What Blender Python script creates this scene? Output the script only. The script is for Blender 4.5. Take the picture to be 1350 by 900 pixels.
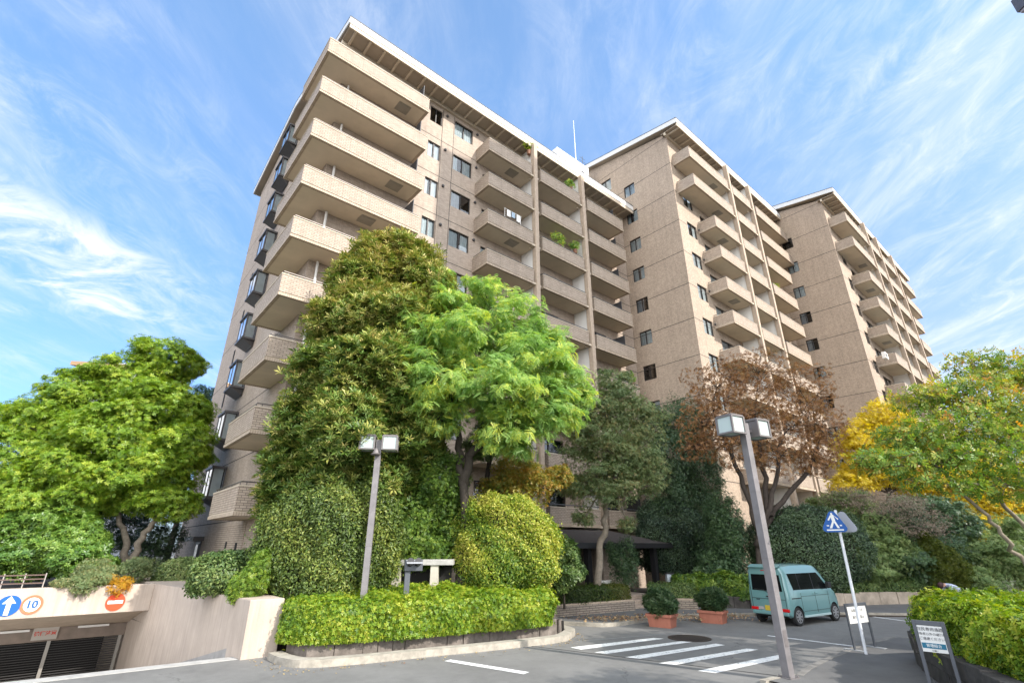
import bpy, bmesh, math, random
import numpy as np
from mathutils import Vector, Matrix

for o in list(bpy.data.objects): bpy.data.objects.remove(o)
SC = bpy.context.scene
COL = SC.collection
R = math.radians

# ------------------------------------------------------------------ camera
EYE = 2.5
FPX = 651.0
TH = math.atan(270 / 651.0)
cam = bpy.data.cameras.new('camera'); camo = bpy.data.objects.new('camera', cam); COL.objects.link(camo)
cam.sensor_width = 36.0; cam.lens = FPX / 1350 * 36.0; cam.clip_end = 3000; cam.clip_start = 0.1
camo.location = (0, 0, EYE); camo.rotation_euler = (math.pi / 2 + TH, 0, 0)
SC.camera = camo

# ------------------------------------------------------------------ light
SUN_EL = R(34)
SUN_H = Vector((0.824, -0.566, 0)).normalized()
SUN_D = Vector((SUN_H.x * math.cos(SUN_EL), SUN_H.y * math.cos(SUN_EL), math.sin(SUN_EL)))
sun = bpy.data.lights.new('sun', 'SUN'); suno = bpy.data.objects.new('sun', sun); COL.objects.link(suno)
sun.energy = 2.0; sun.angle = R(0.53); sun.color = (1.0, 0.945, 0.87)
suno.rotation_euler = SUN_D.to_track_quat('Z', 'Y').to_euler(); suno.location = (40, -30, 60)

W = bpy.data.worlds.new('World'); SC.world = W; W.use_nodes = True
nt = W.node_tree; nt.nodes.clear()
def N(t, kind, **kw):
    n = t.nodes.new(kind)
    for k, v in kw.items():
        if k.startswith('i_'): n.inputs[k[2:].replace('_', ' ')].default_value = v
        else: setattr(n, k, v)
    return n
out = N(nt, 'ShaderNodeOutputWorld'); bg = N(nt, 'ShaderNodeBackground'); bg.inputs['Strength'].default_value = 0.15
sky = N(nt, 'ShaderNodeTexSky', sky_type='NISHITA', sun_disc=False)
sky.sun_elevation = SUN_EL; sky.sun_rotation = math.atan2(SUN_H.x, SUN_H.y); sky.air_density = 1.0; sky.dust_density = 0.6; sky.ozone_density = 1.6
tc = N(nt, 'ShaderNodeTexCoord'); sep = N(nt, 'ShaderNodeSeparateXYZ')
nt.links.new(tc.outputs['Generated'], sep.inputs[0])
def M(t, op, a, b=None, clamp=False):
    n = N(t, 'ShaderNodeMath', operation=op); n.use_clamp = clamp
    for i, x in enumerate((a, b)):
        if x is None: continue
        if isinstance(x, (int, float)): n.inputs[i].default_value = x
        else: t.links.new(x, n.inputs[i])
    return n.outputs[0]
zc = M(nt, 'ADD', M(nt, 'MAXIMUM', sep.outputs[2], 0.0), 0.12)
px = M(nt, 'DIVIDE', sep.outputs[0], zc); py = M(nt, 'DIVIDE', sep.outputs[1], zc)
comb = N(nt, 'ShaderNodeCombineXYZ'); nt.links.new(px, comb.inputs[0]); nt.links.new(py, comb.inputs[1])
def mapn(scale, loc=(0, 0, 0), rot=0):
    m = N(nt, 'ShaderNodeMapping'); m.inputs['Scale'].default_value = scale; m.inputs['Location'].default_value = loc
    m.inputs['Rotation'].default_value = (0, 0, rot); nt.links.new(comb.outputs[0], m.inputs[0]); return m.outputs[0]
def noise(vec, scale, detail, rough, dist=0.0):
    n = N(nt, 'ShaderNodeTexNoise'); n.inputs['Scale'].default_value = scale; n.inputs['Detail'].default_value = detail
    n.inputs['Roughness'].default_value = rough; n.inputs['Distortion'].default_value = dist; nt.links.new(vec, n.inputs['Vector']); return n.outputs['Fac']
def rng(v, a, b, c=0.0, d=1.0):
    n = N(nt, 'ShaderNodeMapRange'); n.interpolation_type = 'SMOOTHSTEP'
    for i, x in zip((1, 2, 3, 4), (a, b, c, d)): n.inputs[i].default_value = x
    nt.links.new(v, n.inputs[0]); return n.outputs[0]
streak = rng(noise(mapn((2.0, 0.6, 1), (3.1, 1.7, 0), R(14)), 2.0, 11, 0.62, 1.4), 0.34, 0.85)
wisp = rng(noise(mapn((3.4, 1.6, 1), (0.4, 5.2, 0), R(-18)), 2.4, 11, 0.70, 1.6), 0.40, 0.82)
mask = rng(noise(mapn((0.8, 0.55, 1), (7.3, 2.2, 0)), 1.8, 4, 0.55, 0.6), 0.38, 0.64)
right = rng(px, 0.1, 2.0, 0.0, 0.8)
az_ = M(nt, 'DIVIDE', sep.outputs[0], M(nt, 'MAXIMUM', sep.outputs[1], 0.05))      # cloud bank low in the west: a sloping band
bandc = M(nt, 'ADD', M(nt, 'ADD', sep.outputs[2], M(nt, 'MULTIPLY', az_, 0.06)), -0.33)
leftlow = M(nt, 'MULTIPLY', rng(M(nt, 'MULTIPLY', M(nt, 'ABSOLUTE', bandc), -1.0), -0.095, -0.02, 0.0, 1.2), rng(az_, -1.0, -0.5, 1.0, 0.0))
m2 = M(nt, 'ADD', M(nt, 'MAXIMUM', M(nt, 'MULTIPLY', mask, 0.75), M(nt, 'MAXIMUM', right, leftlow)), 0.10, True)
cl = M(nt, 'MULTIPLY', M(nt, 'ADD', M(nt, 'MULTIPLY', streak, 0.78), M(nt, 'MULTIPLY', wisp, 0.60)), m2, True)
puff = rng(noise(mapn((2.2, 2.6, 1), (2.4, 0.7, 0), R(25)), 1.6, 11, 0.62, 0.9), 0.36, 0.66)
veil = M(nt, 'MAXIMUM', M(nt, 'ADD', M(nt, 'MULTIPLY', cl, 0.75), M(nt, 'ADD', M(nt, 'MULTIPLY', right, 0.28), 0.09), True), M(nt, 'MULTIPLY', leftlow, puff))
mix = N(nt, 'ShaderNodeMix', data_type='RGBA'); nt.links.new(veil, mix.inputs['Factor'])
tint = N(nt, 'ShaderNodeMix', data_type='RGBA', blend_type='MULTIPLY'); tint.inputs['Factor'].default_value = 1.0
nt.links.new(sky.outputs[0], tint.inputs[6])
elev = N(nt, 'ShaderNodeValToRGB'); nt.links.new(sep.outputs[2], elev.inputs[0])   # clear dry air: the horizon stays blue
elev.color_ramp.elements[0].position = 0.0; elev.color_ramp.elements[0].color = (0.18, 0.24, 0.36, 1); elev.color_ramp.elements[1].position = 0.75; elev.color_ramp.elements[1].color = (0.46, 0.67, 0.78, 1)
e_ = elev.color_ramp.elements.new(0.30); e_.color = (0.275, 0.395, 0.545, 1); nt.links.new(elev.outputs[0], tint.inputs[7])
nt.links.new(tint.outputs[2], mix.inputs[6]); mix.inputs[7].default_value = (2.15, 2.25, 2.4, 1)
# unseen bright cloud added behind the camera to fill the shaded facades
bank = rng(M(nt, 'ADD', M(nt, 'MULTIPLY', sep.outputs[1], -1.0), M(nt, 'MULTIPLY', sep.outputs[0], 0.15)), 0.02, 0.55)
fill_cloud = M(nt, 'MULTIPLY', bank, rng(noise(mapn((0.8, 0.8, 1), (1.3, 9.2, 0)), 2.0, 6, 0.6, 0.6), 0.2, 0.7, 0.55, 1.0))
mix_fill = N(nt, 'ShaderNodeMix', data_type='RGBA'); nt.links.new(fill_cloud, mix_fill.inputs['Factor']); nt.links.new(mix.outputs[2], mix_fill.inputs[6]); mix_fill.inputs[7].default_value = (8.0, 8.1, 8.2, 1)
nt.links.new(mix_fill.outputs[2], bg.inputs['Color']); nt.links.new(bg.outputs[0], out.inputs['Surface'])

SC.view_settings.view_transform = 'Standard'; SC.view_settings.look = 'None'; SC.view_settings.gamma = 1.0
SC.view_settings.use_curve_mapping = False; SC.view_settings.exposure = 1.82
SC.render.engine = 'CYCLES'
cy = SC.cycles; cy.max_bounces = 6; cy.diffuse_bounces = 4; cy.glossy_bounces = 3; cy.transmission_bounces = 4; cy.transparent_max_bounces = 8
cy.use_denoising = True; cy.denoiser = 'OPENIMAGEDENOISE'; cy.denoising_input_passes = 'RGB_ALBEDO_NORMAL'; cy.denoising_prefilter = 'ACCURATE'; cy.sample_clamp_indirect = 6.0; cy.caustics_reflective = False; cy.caustics_refractive = False
try: cy.use_adaptive_sampling = False
except Exception: pass

# ------------------------------------------------------------------ where things stand
CT, ST = math.cos(TH), math.sin(TH)
def ray(x, y):
    xc, yc = x - 675.0, 450.0 - y
    return Vector((xc, FPX * CT - yc * ST, FPX * ST + yc * CT))
def at(x, y, Y):                      # the point seen at photo pixel (x, y) that lies Y metres ahead
    r = ray(x, y); k = Y / r.y
    return Vector((r.x * k, Y, EYE + r.z * k))
def on_z(x, y, z):
    r = ray(x, y); k = (z - EYE) / r.z
    return Vector((r.x * k, r.y * k, z))
def mpp(p): return (p.y * CT + (p.z - EYE) * ST) / FPX     # metres per photo pixel at p
AU = R(90 - 49.5)
UX, UY = math.cos(AU), math.sin(AU)
OX, OY = 20.9 * math.sin(R(-28.1)), 20.9 * math.cos(R(-28.1))
def sw(s, w, z=0.0): return Vector((OX + s * UX + w * UY, OY + s * UY - w * UX, z))   # block axes to world
def on_w(x, y, w):                    # pixel on the plane w = const of the block axes
    r = ray(x, y); k = (OX * UY - OY * UX + w) / (r.x * UY - r.y * UX)
    p = Vector((r.x * k, r.y * k, EYE + r.z * k)); d = (p.x - OX) * UX + (p.y - OY) * UY
    return d, p.z

# ------------------------------------------------------------------ mesh helper
class MB:
    def __init__(s): s.v = []; s.f = []; s.m = []
    def vert(s, p): s.v.append((p[0], p[1], p[2])); return len(s.v) - 1
    def face(s, pts, mat=0):
        i = [s.vert(p) for p in pts]; s.f.append(i); s.m.append(mat)
    def box(s, x0, x1, y0, y1, z0, z1, mat=0, xf=None):
        p = [(x, y, z) for z in (z0, z1) for y in (y0, y1) for x in (x0, x1)]
        if xf: p = [xf @ Vector(q) for q in p]
        b = [s.vert(q) for q in p]
        for q in ((0, 2, 3, 1), (4, 5, 7, 6), (0, 1, 5, 4), (2, 6, 7, 3), (0, 4, 6, 2), (1, 3, 7, 5)):
            s.f.append([b[k] for k in q]); s.m.append(mat)
        return s
    def prism(s, pts, z0, z1, mat=0, top=None):
        n = len(pts); a = [s.vert((p[0], p[1], z0)) for p in pts]; b = [s.vert((p[0], p[1], z1)) for p in pts]
        s.f.append(a[::-1]); s.m.append(mat); s.f.append(b); s.m.append(mat if top is None else top)
        for i in range(n): s.f.append([a[i], a[(i + 1) % n], b[(i + 1) % n], b[i]]); s.m.append(mat)
        return s
    def extrude(s, pts, vec, mat=0):   # polygon in space swept along vec
        vec = Vector(vec); n = len(pts); a = [s.vert(p) for p in pts]; b = [s.vert(Vector(p) + vec) for p in pts]
        s.f.append(a[::-1]); s.m.append(mat); s.f.append(b); s.m.append(mat)
        for i in range(n): s.f.append([a[i], a[(i + 1) % n], b[(i + 1) % n], b[i]]); s.m.append(mat)
        return s
    def tube(s, path, rad, n=8, mat=0, cap=True):
        path = [Vector(p) for p in path]; k = len(path)
        if not hasattr(rad, '__len__'): rad = [rad] * k
        rings = []; ref = Vector((0.31, 0.17, 1)).normalized()
        for i in range(k):
            t = (path[min(i + 1, k - 1)] - path[max(i - 1, 0)])
            t = t.normalized() if t.length > 1e-9 else Vector((0, 0, 1))
            a = ref - t * ref.dot(t)
            if a.length < 1e-3: a = Vector((1, 0, 0)) - t * t.x
            a.normalize(); b = t.cross(a); ref = a
            rings.append([s.vert(path[i] + (a * math.cos(2 * math.pi * j / n) + b * math.sin(2 * math.pi * j / n)) * rad[i]) for j in range(n)])
        for i in range(k - 1):
            for j in range(n): s.f.append([rings[i][j], rings[i][(j + 1) % n], rings[i + 1][(j + 1) % n], rings[i + 1][j]]); s.m.append(mat)
        if cap: s.f.append(rings[0][::-1]); s.m.append(mat); s.f.append(rings[-1]); s.m.append(mat)
        return s
    def lathe(s, prof, n=24, mat=0, xf=None):
        rings = []
        for r, z in prof:
            q = [Vector((r * math.cos(2 * math.pi * j / n), r * math.sin(2 * math.pi * j / n), z)) for j in range(n)]
            rings.append([s.vert(xf @ p if xf else p) for p in q])
        for i in range(len(rings) - 1):
            for j in range(n): s.f.append([rings[i][j], rings[i][(j + 1) % n], rings[i + 1][(j + 1) % n], rings[i + 1][j]]); s.m.append(mat)
        s.f.append(rings[0][::-1]); s.m.append(mat); s.f.append(rings[-1]); s.m.append(mat)
        return s
    def mesh(s, name, mats, smooth=False):
        me = bpy.data.meshes.new(name)
        me.from_pydata(s.v, [], s.f); me.update()
        for m in (mats if isinstance(mats, (list, tuple)) else [mats]): me.materials.append(m)
        if any(s.m): me.polygons.foreach_set('material_index', s.m)
        uv = me.uv_layers.new(name='UVMap'); d = np.zeros(len(me.loops) * 2, np.float32); k = 0
        V = s.v
        for f, p in zip(s.f, me.polygons):
            n = p.normal
            if abs(n.z) > 0.8: tx, ty = 1.0, 0.0
            else:
                l = math.hypot(n.x, n.y); tx, ty = -n.y / l, n.x / l
            for i in f:
                q = V[i]
                d[k] = q[0] * tx + q[1] * ty; d[k + 1] = q[1] if abs(n.z) > 0.8 else q[2]; k += 2
        uv.data.foreach_set('uv', d)
        if smooth: me.polygons.foreach_set('use_smooth', [True] * len(me.polygons))
        return me
    def build(s, name, mats, parent=None, smooth=False, bevel=0.0, seg=2):
        o = bpy.data.objects.new(name, s.mesh(name, mats, smooth)); COL.objects.link(o)
        if parent: o.parent = parent
        if bevel:
            b = o.modifiers.new('bevel', 'BEVEL'); b.width = bevel; b.segments = seg; b.limit_method = 'ANGLE'; b.angle_limit = R(40)
        return o

def tag(o, label, cat, group=None, kind=None):
    o['label'] = label; o['category'] = cat
    if group: o['group'] = group
    if kind: o['kind'] = kind
    return o
def thing(name, label, cat, loc=(0, 0, 0), rz=0.0, group=None):
    o = bpy.data.objects.new(name, None); COL.objects.link(o); o.location = loc; o.rotation_euler = (0, 0, rz); o.empty_display_size = 0.3
    return tag(o, label, cat, group)
def struct(o): o['kind'] = 'structure'; return o
def copy_part(o, parent, dz=0.0, dx=0.0, dy=0.0):
    c = o.copy(); COL.objects.link(c); c.parent = parent; c.location = (o.location.x + dx, o.location.y + dy, o.location.z + dz)
    for ch in list(o.children):
        d = ch.copy(); COL.objects.link(d); d.parent = c
    return c
def copy_tree(o, parent=None):
    c = o.copy(); COL.objects.link(c)
    if parent: c.parent = parent
    for ch in list(o.children): copy_tree(ch, c)
    return c

# ------------------------------------------------------------------ materials
def mat(name, col=(0.5, 0.5, 0.5), rough=0.7, metal=0.0, spec=0.4, var=0.0, vscale=3.0, bump=0.0, bscale=40.0, emit=None, coords='Object', grime=0.0):
    m = bpy.data.materials.new(name); m.use_nodes = True; t = m.node_tree; b = t.nodes['Principled BSDF']
    b.inputs['Base Color'].default_value = (*col, 1); b.inputs['Roughness'].default_value = rough; b.inputs['Metallic'].default_value = metal
    b.inputs['Specular IOR Level'].default_value = spec
    c = N(t, 'ShaderNodeTexCoord')
    if var:
        n = N(t, 'ShaderNodeTexNoise'); n.inputs['Scale'].default_value = vscale; n.inputs['Detail'].default_value = 6; n.inputs['Roughness'].default_value = 0.65
        t.links.new(c.outputs[coords], n.inputs['Vector'])
        r = N(t, 'ShaderNodeValToRGB'); r.color_ramp.elements[0].position = 0.3; r.color_ramp.elements[1].position = 0.72
        r.color_ramp.elements[0].color = (*[x * (1 - var) for x in col], 1); r.color_ramp.elements[1].color = (*[min(1, x * (1 + var * 0.6)) for x in col], 1)
        t.links.new(n.outputs['Fac'], r.inputs[0]); last = r.outputs[0]
        if grime:                      # streaks that ran down the face
            mp = N(t, 'ShaderNodeMapping'); mp.inputs['Scale'].default_value = (3.5, 3.5, 0.16); t.links.new(c.outputs[coords], mp.inputs[0])
            n2 = N(t, 'ShaderNodeTexNoise'); n2.inputs['Scale'].default_value = 2.5; n2.inputs['Detail'].default_value = 7; n2.inputs['Roughness'].default_value = 0.7
            t.links.new(mp.outputs[0], n2.inputs['Vector'])
            r2 = N(t, 'ShaderNodeMapRange'); r2.inputs[1].default_value = 0.45; r2.inputs[2].default_value = 0.75; r2.inputs[3].default_value = 0.0; r2.inputs[4].default_value = grime
            t.links.new(n2.outputs['Fac'], r2.inputs[0])
            mx = N(t, 'ShaderNodeMix', data_type='RGBA'); t.links.new(r2.outputs[0], mx.inputs['Factor']); t.links.new(last, mx.inputs[6]); mx.inputs[7].default_value = (*[x * 0.42 for x in col], 1)
            last = mx.outputs[2]
        t.links.new(last, b.inputs['Base Color'])
    if bump:
        n = N(t, 'ShaderNodeTexNoise'); n.inputs['Scale'].default_value = bscale; n.inputs['Detail'].default_value = 5
        t.links.new(c.outputs[coords], n.inputs['Vector'])
        bp = N(t, 'ShaderNodeBump'); bp.inputs['Strength'].default_value = bump; bp.inputs['Distance'].default_value = 0.02
        t.links.new(n.outputs['Fac'], bp.inputs['Height']); t.links.new(bp.outputs[0], b.inputs['Normal'])
    if emit:
        b.inputs['Emission Color'].default_value = (*emit[0], 1); b.inputs['Emission Strength'].default_value = emit[1]
    return m

def brick(name, c1, c2, mortar, bw, bh, ms, rough=0.75, bump=0.3, off=0.5, mott=0.12, mscale=0.35):
    m = bpy.data.materials.new(name); m.use_nodes = True; t = m.node_tree; b = t.nodes['Principled BSDF']
    b.inputs['Roughness'].default_value = rough; b.inputs['Specular IOR Level'].default_value = 0.35
    c = N(t, 'ShaderNodeTexCoord'); k = N(t, 'ShaderNodeTexBrick'); k.offset = off
    k.inputs['Color1'].default_value = (*c1, 1); k.inputs['Color2'].default_value = (*c2, 1); k.inputs['Mortar'].default_value = (*mortar, 1)
    k.inputs['Scale'].default_value = 1.0; k.inputs['Brick Width'].default_value = bw; k.inputs['Row Height'].default_value = bh
    k.inputs['Mortar Size'].default_value = ms; k.inputs['Mortar Smooth'].default_value = 0.2; k.inputs['Bias'].default_value = 0.0
    t.links.new(c.outputs['UV'], k.inputs['Vector'])
    n = N(t, 'ShaderNodeTexNoise'); n.inputs['Scale'].default_value = mscale; n.inputs['Detail'].default_value = 7; n.inputs['Roughness'].default_value = 0.7
    t.links.new(c.outputs['Object'], n.inputs['Vector'])
    r = N(t, 'ShaderNodeMapRange'); r.inputs[1].default_value = 0.3; r.inputs[2].default_value = 0.75; r.inputs[3].default_value = 1 - mott; r.inputs[4].default_value = 1 + mott * 0.6
    t.links.new(n.outputs['Fac'], r.inputs[0])
    v = N(t, 'ShaderNodeVectorMath', operation='SCALE'); t.links.new(k.outputs['Color'], v.inputs[0]); t.links.new(r.outputs[0], v.inputs['Scale'])
    mp = N(t, 'ShaderNodeMapping'); mp.inputs['Scale'].default_value = (1.6, 1.6, 0.07); t.links.new(c.outputs['Object'], mp.inputs[0])    # rain streaks
    n2 = N(t, 'ShaderNodeTexNoise'); n2.inputs['Scale'].default_value = 2.2; n2.inputs['Detail'].default_value = 8; n2.inputs['Roughness'].default_value = 0.7; t.links.new(mp.outputs[0], n2.inputs['Vector'])
    r2 = N(t, 'ShaderNodeMapRange'); r2.inputs[1].default_value = 0.48; r2.inputs[2].default_value = 0.72; r2.inputs[3].default_value = 1.0; r2.inputs[4].default_value = 0.80; t.links.new(n2.outputs['Fac'], r2.inputs[0])
    v2 = N(t, 'ShaderNodeVectorMath', operation='SCALE'); t.links.new(v.outputs[0], v2.inputs[0]); t.links.new(r2.outputs[0], v2.inputs['Scale'])
    t.links.new(v2.outputs[0], b.inputs['Base Color'])
    bp = N(t, 'ShaderNodeBump'); bp.inputs['Strength'].default_value = bump; bp.inputs['Distance'].default_value = 0.01; bp.invert = True
    t.links.new(k.outputs['Fac'], bp.inputs['Height']); t.links.new(bp.outputs[0], b.inputs['Normal'])
    return m

def glass(name, tintc=(0.75, 0.82, 0.85), refl=1.0):
    m = bpy.data.materials.new(name); m.use_nodes = True; t = m.node_tree; t.nodes.clear()
    o = N(t, 'ShaderNodeOutputMaterial'); g = N(t, 'ShaderNodeBsdfGlossy'); g.inputs['Roughness'].default_value = 0.02
    tr = N(t, 'ShaderNodeBsdfTransparent'); tr.inputs['Color'].default_value = (*tintc, 1)
    f = N(t, 'ShaderNodeFresnel'); f.inputs['IOR'].default_value = 1.55
    x = N(t, 'ShaderNodeMixShader'); a = M(t, 'ADD', M(t, 'MULTIPLY', f.outputs[0], 1.5 * refl), 0.03, True)
    t.links.new(a, x.inputs[0]); t.links.new(tr.outputs[0], x.inputs[1]); t.links.new(g.outputs[0], x.inputs[2]); t.links.new(x.outputs[0], o.inputs[0])
    return m

def leafmat(name, stops, trans=0.35, gloss=0.35, rough=0.42):
    m = bpy.data.materials.new(name); m.use_nodes = True; t = m.node_tree; b = t.nodes['Principled BSDF']; o = t.nodes['Material Output']
    a = N(t, 'ShaderNodeAttribute', attribute_name='tint'); r = N(t, 'ShaderNodeValToRGB'); e = r.color_ramp.elements
    n = len(stops)
    for i, c in enumerate(stops):
        p = i / max(1, n - 1)
        if i < 2: el = e[i]; el.position = p if n > 1 else 0
        else: el = e.new(p)
        el.color = (*c, 1)
    if n > 2:
        for i, c in enumerate(stops): e[i].position = i / (n - 1); e[i].color = (*c, 1)
    t.links.new(a.outputs['Fac'], r.inputs[0]); t.links.new(r.outputs[0], b.inputs['Base Color'])
    b.inputs['Roughness'].default_value = rough; b.inputs['Specular IOR Level'].default_value = gloss
    tl = N(t, 'ShaderNodeBsdfTranslucent'); hs = N(t, 'ShaderNodeHueSaturation'); hs.inputs['Saturation'].default_value = 1.15; hs.inputs['Value'].default_value = 1.5
    t.links.new(r.outputs[0], hs.inputs['Color']); t.links.new(hs.outputs[0], tl.inputs['Color'])
    x = N(t, 'ShaderNodeMixShader'); x.inputs[0].default_value = trans
    t.links.new(b.outputs[0], x.inputs[1]); t.links.new(tl.outputs[0], x.inputs[2]); t.links.new(x.outputs[0], o.inputs['Surface'])
    return m

BRICK1 = brick('brick_tile_warm', (0.45, 0.365, 0.29), (0.36, 0.288, 0.225), (0.17, 0.13, 0.10), 0.24, 0.088, 0.011, mott=0.10)
WALL1 = brick('wall_tile_taupe', (0.46, 0.37, 0.298), (0.355, 0.285, 0.228), (0.27, 0.215, 0.17), 0.20, 0.075, 0.007, mott=0.14)
WALL2 = brick('wall_tile_speckled', (0.48, 0.378, 0.285), (0.34, 0.267, 0.203), (0.27, 0.21, 0.165), 0.11, 0.085, 0.008, bump=0.4, mott=0.12)
SOLDIER = brick('soldier_tile', (0.50, 0.405, 0.31), (0.42, 0.335, 0.25), (0.26, 0.2, 0.15), 0.09, 0.4, 0.012, off=0.0)
GROOVE = mat('groove_dark', (0.05, 0.042, 0.036), 0.9)
SOFFIT = mat('soffit_paint', (0.62, 0.53, 0.41), 0.85, var=0.12, vscale=0.8)
EAVE_SHADE = mat('eave_board_shade', (0.36, 0.30, 0.235), 0.85, var=0.12, vscale=0.8)  # darker than the soffit paint, shade between the rafters put into the colour
HATCHM = mat('hatch_metal', (0.30, 0.27, 0.22), 0.5, var=0.1)
WHITE = mat('white_paint', (0.78, 0.76, 0.72), 0.6, var=0.08, vscale=1.2, grime=0.12)
FASCIA = mat('fascia_white', (0.66, 0.65, 0.63), 0.5, var=0.05, vscale=0.7)
BEIGE = mat('beige_paint', (0.54, 0.455, 0.35), 0.75, var=0.1, vscale=0.9)
COLM = mat('column_tile', (0.42, 0.33, 0.25), 0.8, var=0.18, vscale=6.0)
ROOFM = mat('roof_dark', (0.10, 0.10, 0.105), 0.7, var=0.15)
ALU = mat('bronze_aluminium', (0.030, 0.027, 0.026), 0.45, metal=0.3)
BAYM = mat('bay_frame_metal', (0.075, 0.07, 0.07), 0.45, metal=0.3, var=0.15)
RAIL = mat('handrail_metal', (0.14, 0.125, 0.115), 0.45, metal=0.5)
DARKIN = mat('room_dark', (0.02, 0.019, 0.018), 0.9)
SCREEN = mat('screen_panel', (0.055, 0.053, 0.055), 0.55, var=0.1)
GLASS = glass('window_glass')
CURTAIN = mat('curtain_white', (0.85, 0.85, 0.83), 0.9, var=0.15, vscale=2.0)
CURT2 = mat('curtain_grey', (0.5, 0.5, 0.52), 0.9, var=0.2, vscale=2.0)
CONC = mat('pink_concrete', (0.43, 0.355, 0.295), 0.85, var=0.12, vscale=1.5, bump=0.25, grime=0.4)
CONC2 = mat('grey_concrete', (0.36, 0.35, 0.33), 0.9, var=0.25, vscale=4.0, bump=0.3)
KERB = mat('kerb_stone', (0.33, 0.30, 0.25), 0.9, var=0.35, vscale=5.0, bump=0.3)
BLACKM = mat('black_metal', (0.018, 0.018, 0.02), 0.45, metal=0.2)
GREYM = mat('slate_grey_metal', (0.085, 0.092, 0.105), 0.45, metal=0.2, var=0.15)
SOIL = mat('soil', (0.05, 0.038, 0.028), 0.95, var=0.4, vscale=8.0)
BARK = mat('bark_grey', (0.14, 0.115, 0.09), 0.9, var=0.4, vscale=9.0, bump=0.6, bscale=25)
BARKD = mat('bark_dark', (0.05, 0.04, 0.032), 0.9, var=0.4, vscale=9.0, bump=0.6, bscale=25)
BARKB = mat('bark_pale', (0.24, 0.20, 0.155), 0.9, var=0.35, vscale=8.0, bump=0.5, bscale=25)
DARKCORE = mat('shaded_core', (0.022, 0.024, 0.012), 0.95, var=0.4, vscale=12.0)  # solid core for the shaded branchy inside, stops light showing between leaves
# ------------------------------------------------------------------ apartment blocks
FH = 2.93
def facade(mb, p0, d, length, z0, z1, holes, inward, depth=0.14, mat=0, rmat=None):
    p0 = Vector((p0[0], p0[1], 0)); d = Vector((d[0], d[1], 0)); inn = Vector((inward[0], inward[1], 0)) * depth
    us = sorted({0.0, length, *[round(h[0], 4) for h in holes], *[round(h[1], 4) for h in holes]})
    zs = sorted({z0, z1, *[round(h[2], 4) for h in holes], *[round(h[3], 4) for h in holes]})
    def P(u, z): return p0 + d * u + Vector((0, 0, z))
    for a, b in zip(us, us[1:]):
        col = [h for h in holes if h[0] < (a + b) / 2 < h[1]]
        run = None
        for c, e in zip(zs, zs[1:]):
            mid = (c + e) / 2
            if any(h[2] < mid < h[3] for h in col):
                if run is not None: mb.face([P(a, run), P(b, run), P(b, c), P(a, c)], mat); run = None
            elif run is None: run = c
        if run is not None: mb.face([P(a, run), P(b, run), P(b, z1), P(a, z1)], mat)
    rm = mat if rmat is None else rmat
    for u0, u1, a, b in holes:
        q = [P(u0, a), P(u1, a), P(u1, b), P(u0, b)]
        for i in range(4): mb.face([q[i], q[(i + 1) % 4], q[(i + 1) % 4] + inn, q[i] + inn], rm)

_units = {}
def window_unit(w, h, kind):
    """local x along the wall, y into the room, z up; origin at the sill's left end"""
    key = (round(w, 2), round(h, 2), kind)
    if key in _units: return _units[key]
    rnd = random.Random(hash(key) & 0xffff)
    f = MB(); t = 0.055; y0, y1 = 0.07, 0.13
    f.box(0.003, w - 0.003, y0, y1, 0.003, t); f.box(0.003, w - 0.003, y0, y1, h - t, h - 0.003)
    f.box(0.003, t, y0, y1, t, h - t); f.box(w - t, w - 0.003, y0, y1, t, h - t)
    f.box(w / 2 - 0.035, w / 2 + 0.035, y0 - 0.012, y1 - 0.012, t, h - t)
    for k, (a, b) in enumerate(((0, w), )):
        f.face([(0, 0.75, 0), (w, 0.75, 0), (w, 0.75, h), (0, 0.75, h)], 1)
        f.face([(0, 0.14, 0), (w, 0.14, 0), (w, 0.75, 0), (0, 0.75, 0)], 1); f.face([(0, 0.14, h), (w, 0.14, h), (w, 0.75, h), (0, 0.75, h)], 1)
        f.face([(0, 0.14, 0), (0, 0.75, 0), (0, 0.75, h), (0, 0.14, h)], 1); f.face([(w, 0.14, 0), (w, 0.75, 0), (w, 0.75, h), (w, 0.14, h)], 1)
    fm = f.mesh('window_frame', [ALU, DARKIN])
    p = MB(); p.face([(t, 0.105, t), (w / 2 - 0.03, 0.105, t), (w / 2 - 0.03, 0.105, h - t), (t, 0.105, h - t)])
    p.face([(w / 2 + 0.03, 0.09, t), (w - t, 0.09, t), (w - t, 0.09, h - t), (w / 2 + 0.03, 0.09, h - t)])
    pm = p.mesh('pane', GLASS)
    c = MB(); cm = None
    spans = {0: [(0.02, 0.98)], 1: [(0.02, 0.47), (0.62, 0.98)], 2: [(0.02, 0.30), (0.55, 0.98)], 3: [], 4: [(0.02, 0.55)]}[kind]
    for a, b in spans:
        n = max(6, int((b - a) * w / 0.05)); pts = []
        for i in range(n + 1):
            u = (a + (b - a) * i / n) * w; pts.append((u, 0.16 + 0.022 * math.sin(i * 1.7) + 0.01 * rnd.random()))
        for q, r in zip(pts, pts[1:]): c.face([(q[0], q[1], 0.03), (r[0], r[1], 0.03), (r[0], r[1], h - 0.04), (q[0], q[1], h - 0.04)])
    if spans: cm = c.mesh('curtain', CURT2 if kind == 4 else CURTAIN, smooth=True)
    _units[key] = (fm, pm, cm); return _units[key]
def put_window(parent, loc, rz, w, h, kind, name='window'):
    fm, pm, cm = window_unit(w, h, kind)
    o = bpy.data.objects.new(name, fm); COL.objects.link(o); o.parent = parent; o.location = loc; o.rotation_euler = (0, 0, rz)
    p = bpy.data.objects.new('pane', pm); COL.objects.link(p); p.parent = o
    if cm: c = bpy.data.objects.new('curtain', cm); COL.objects.link(c); c.parent = o
    return o
RW = random.Random(5)
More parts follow.
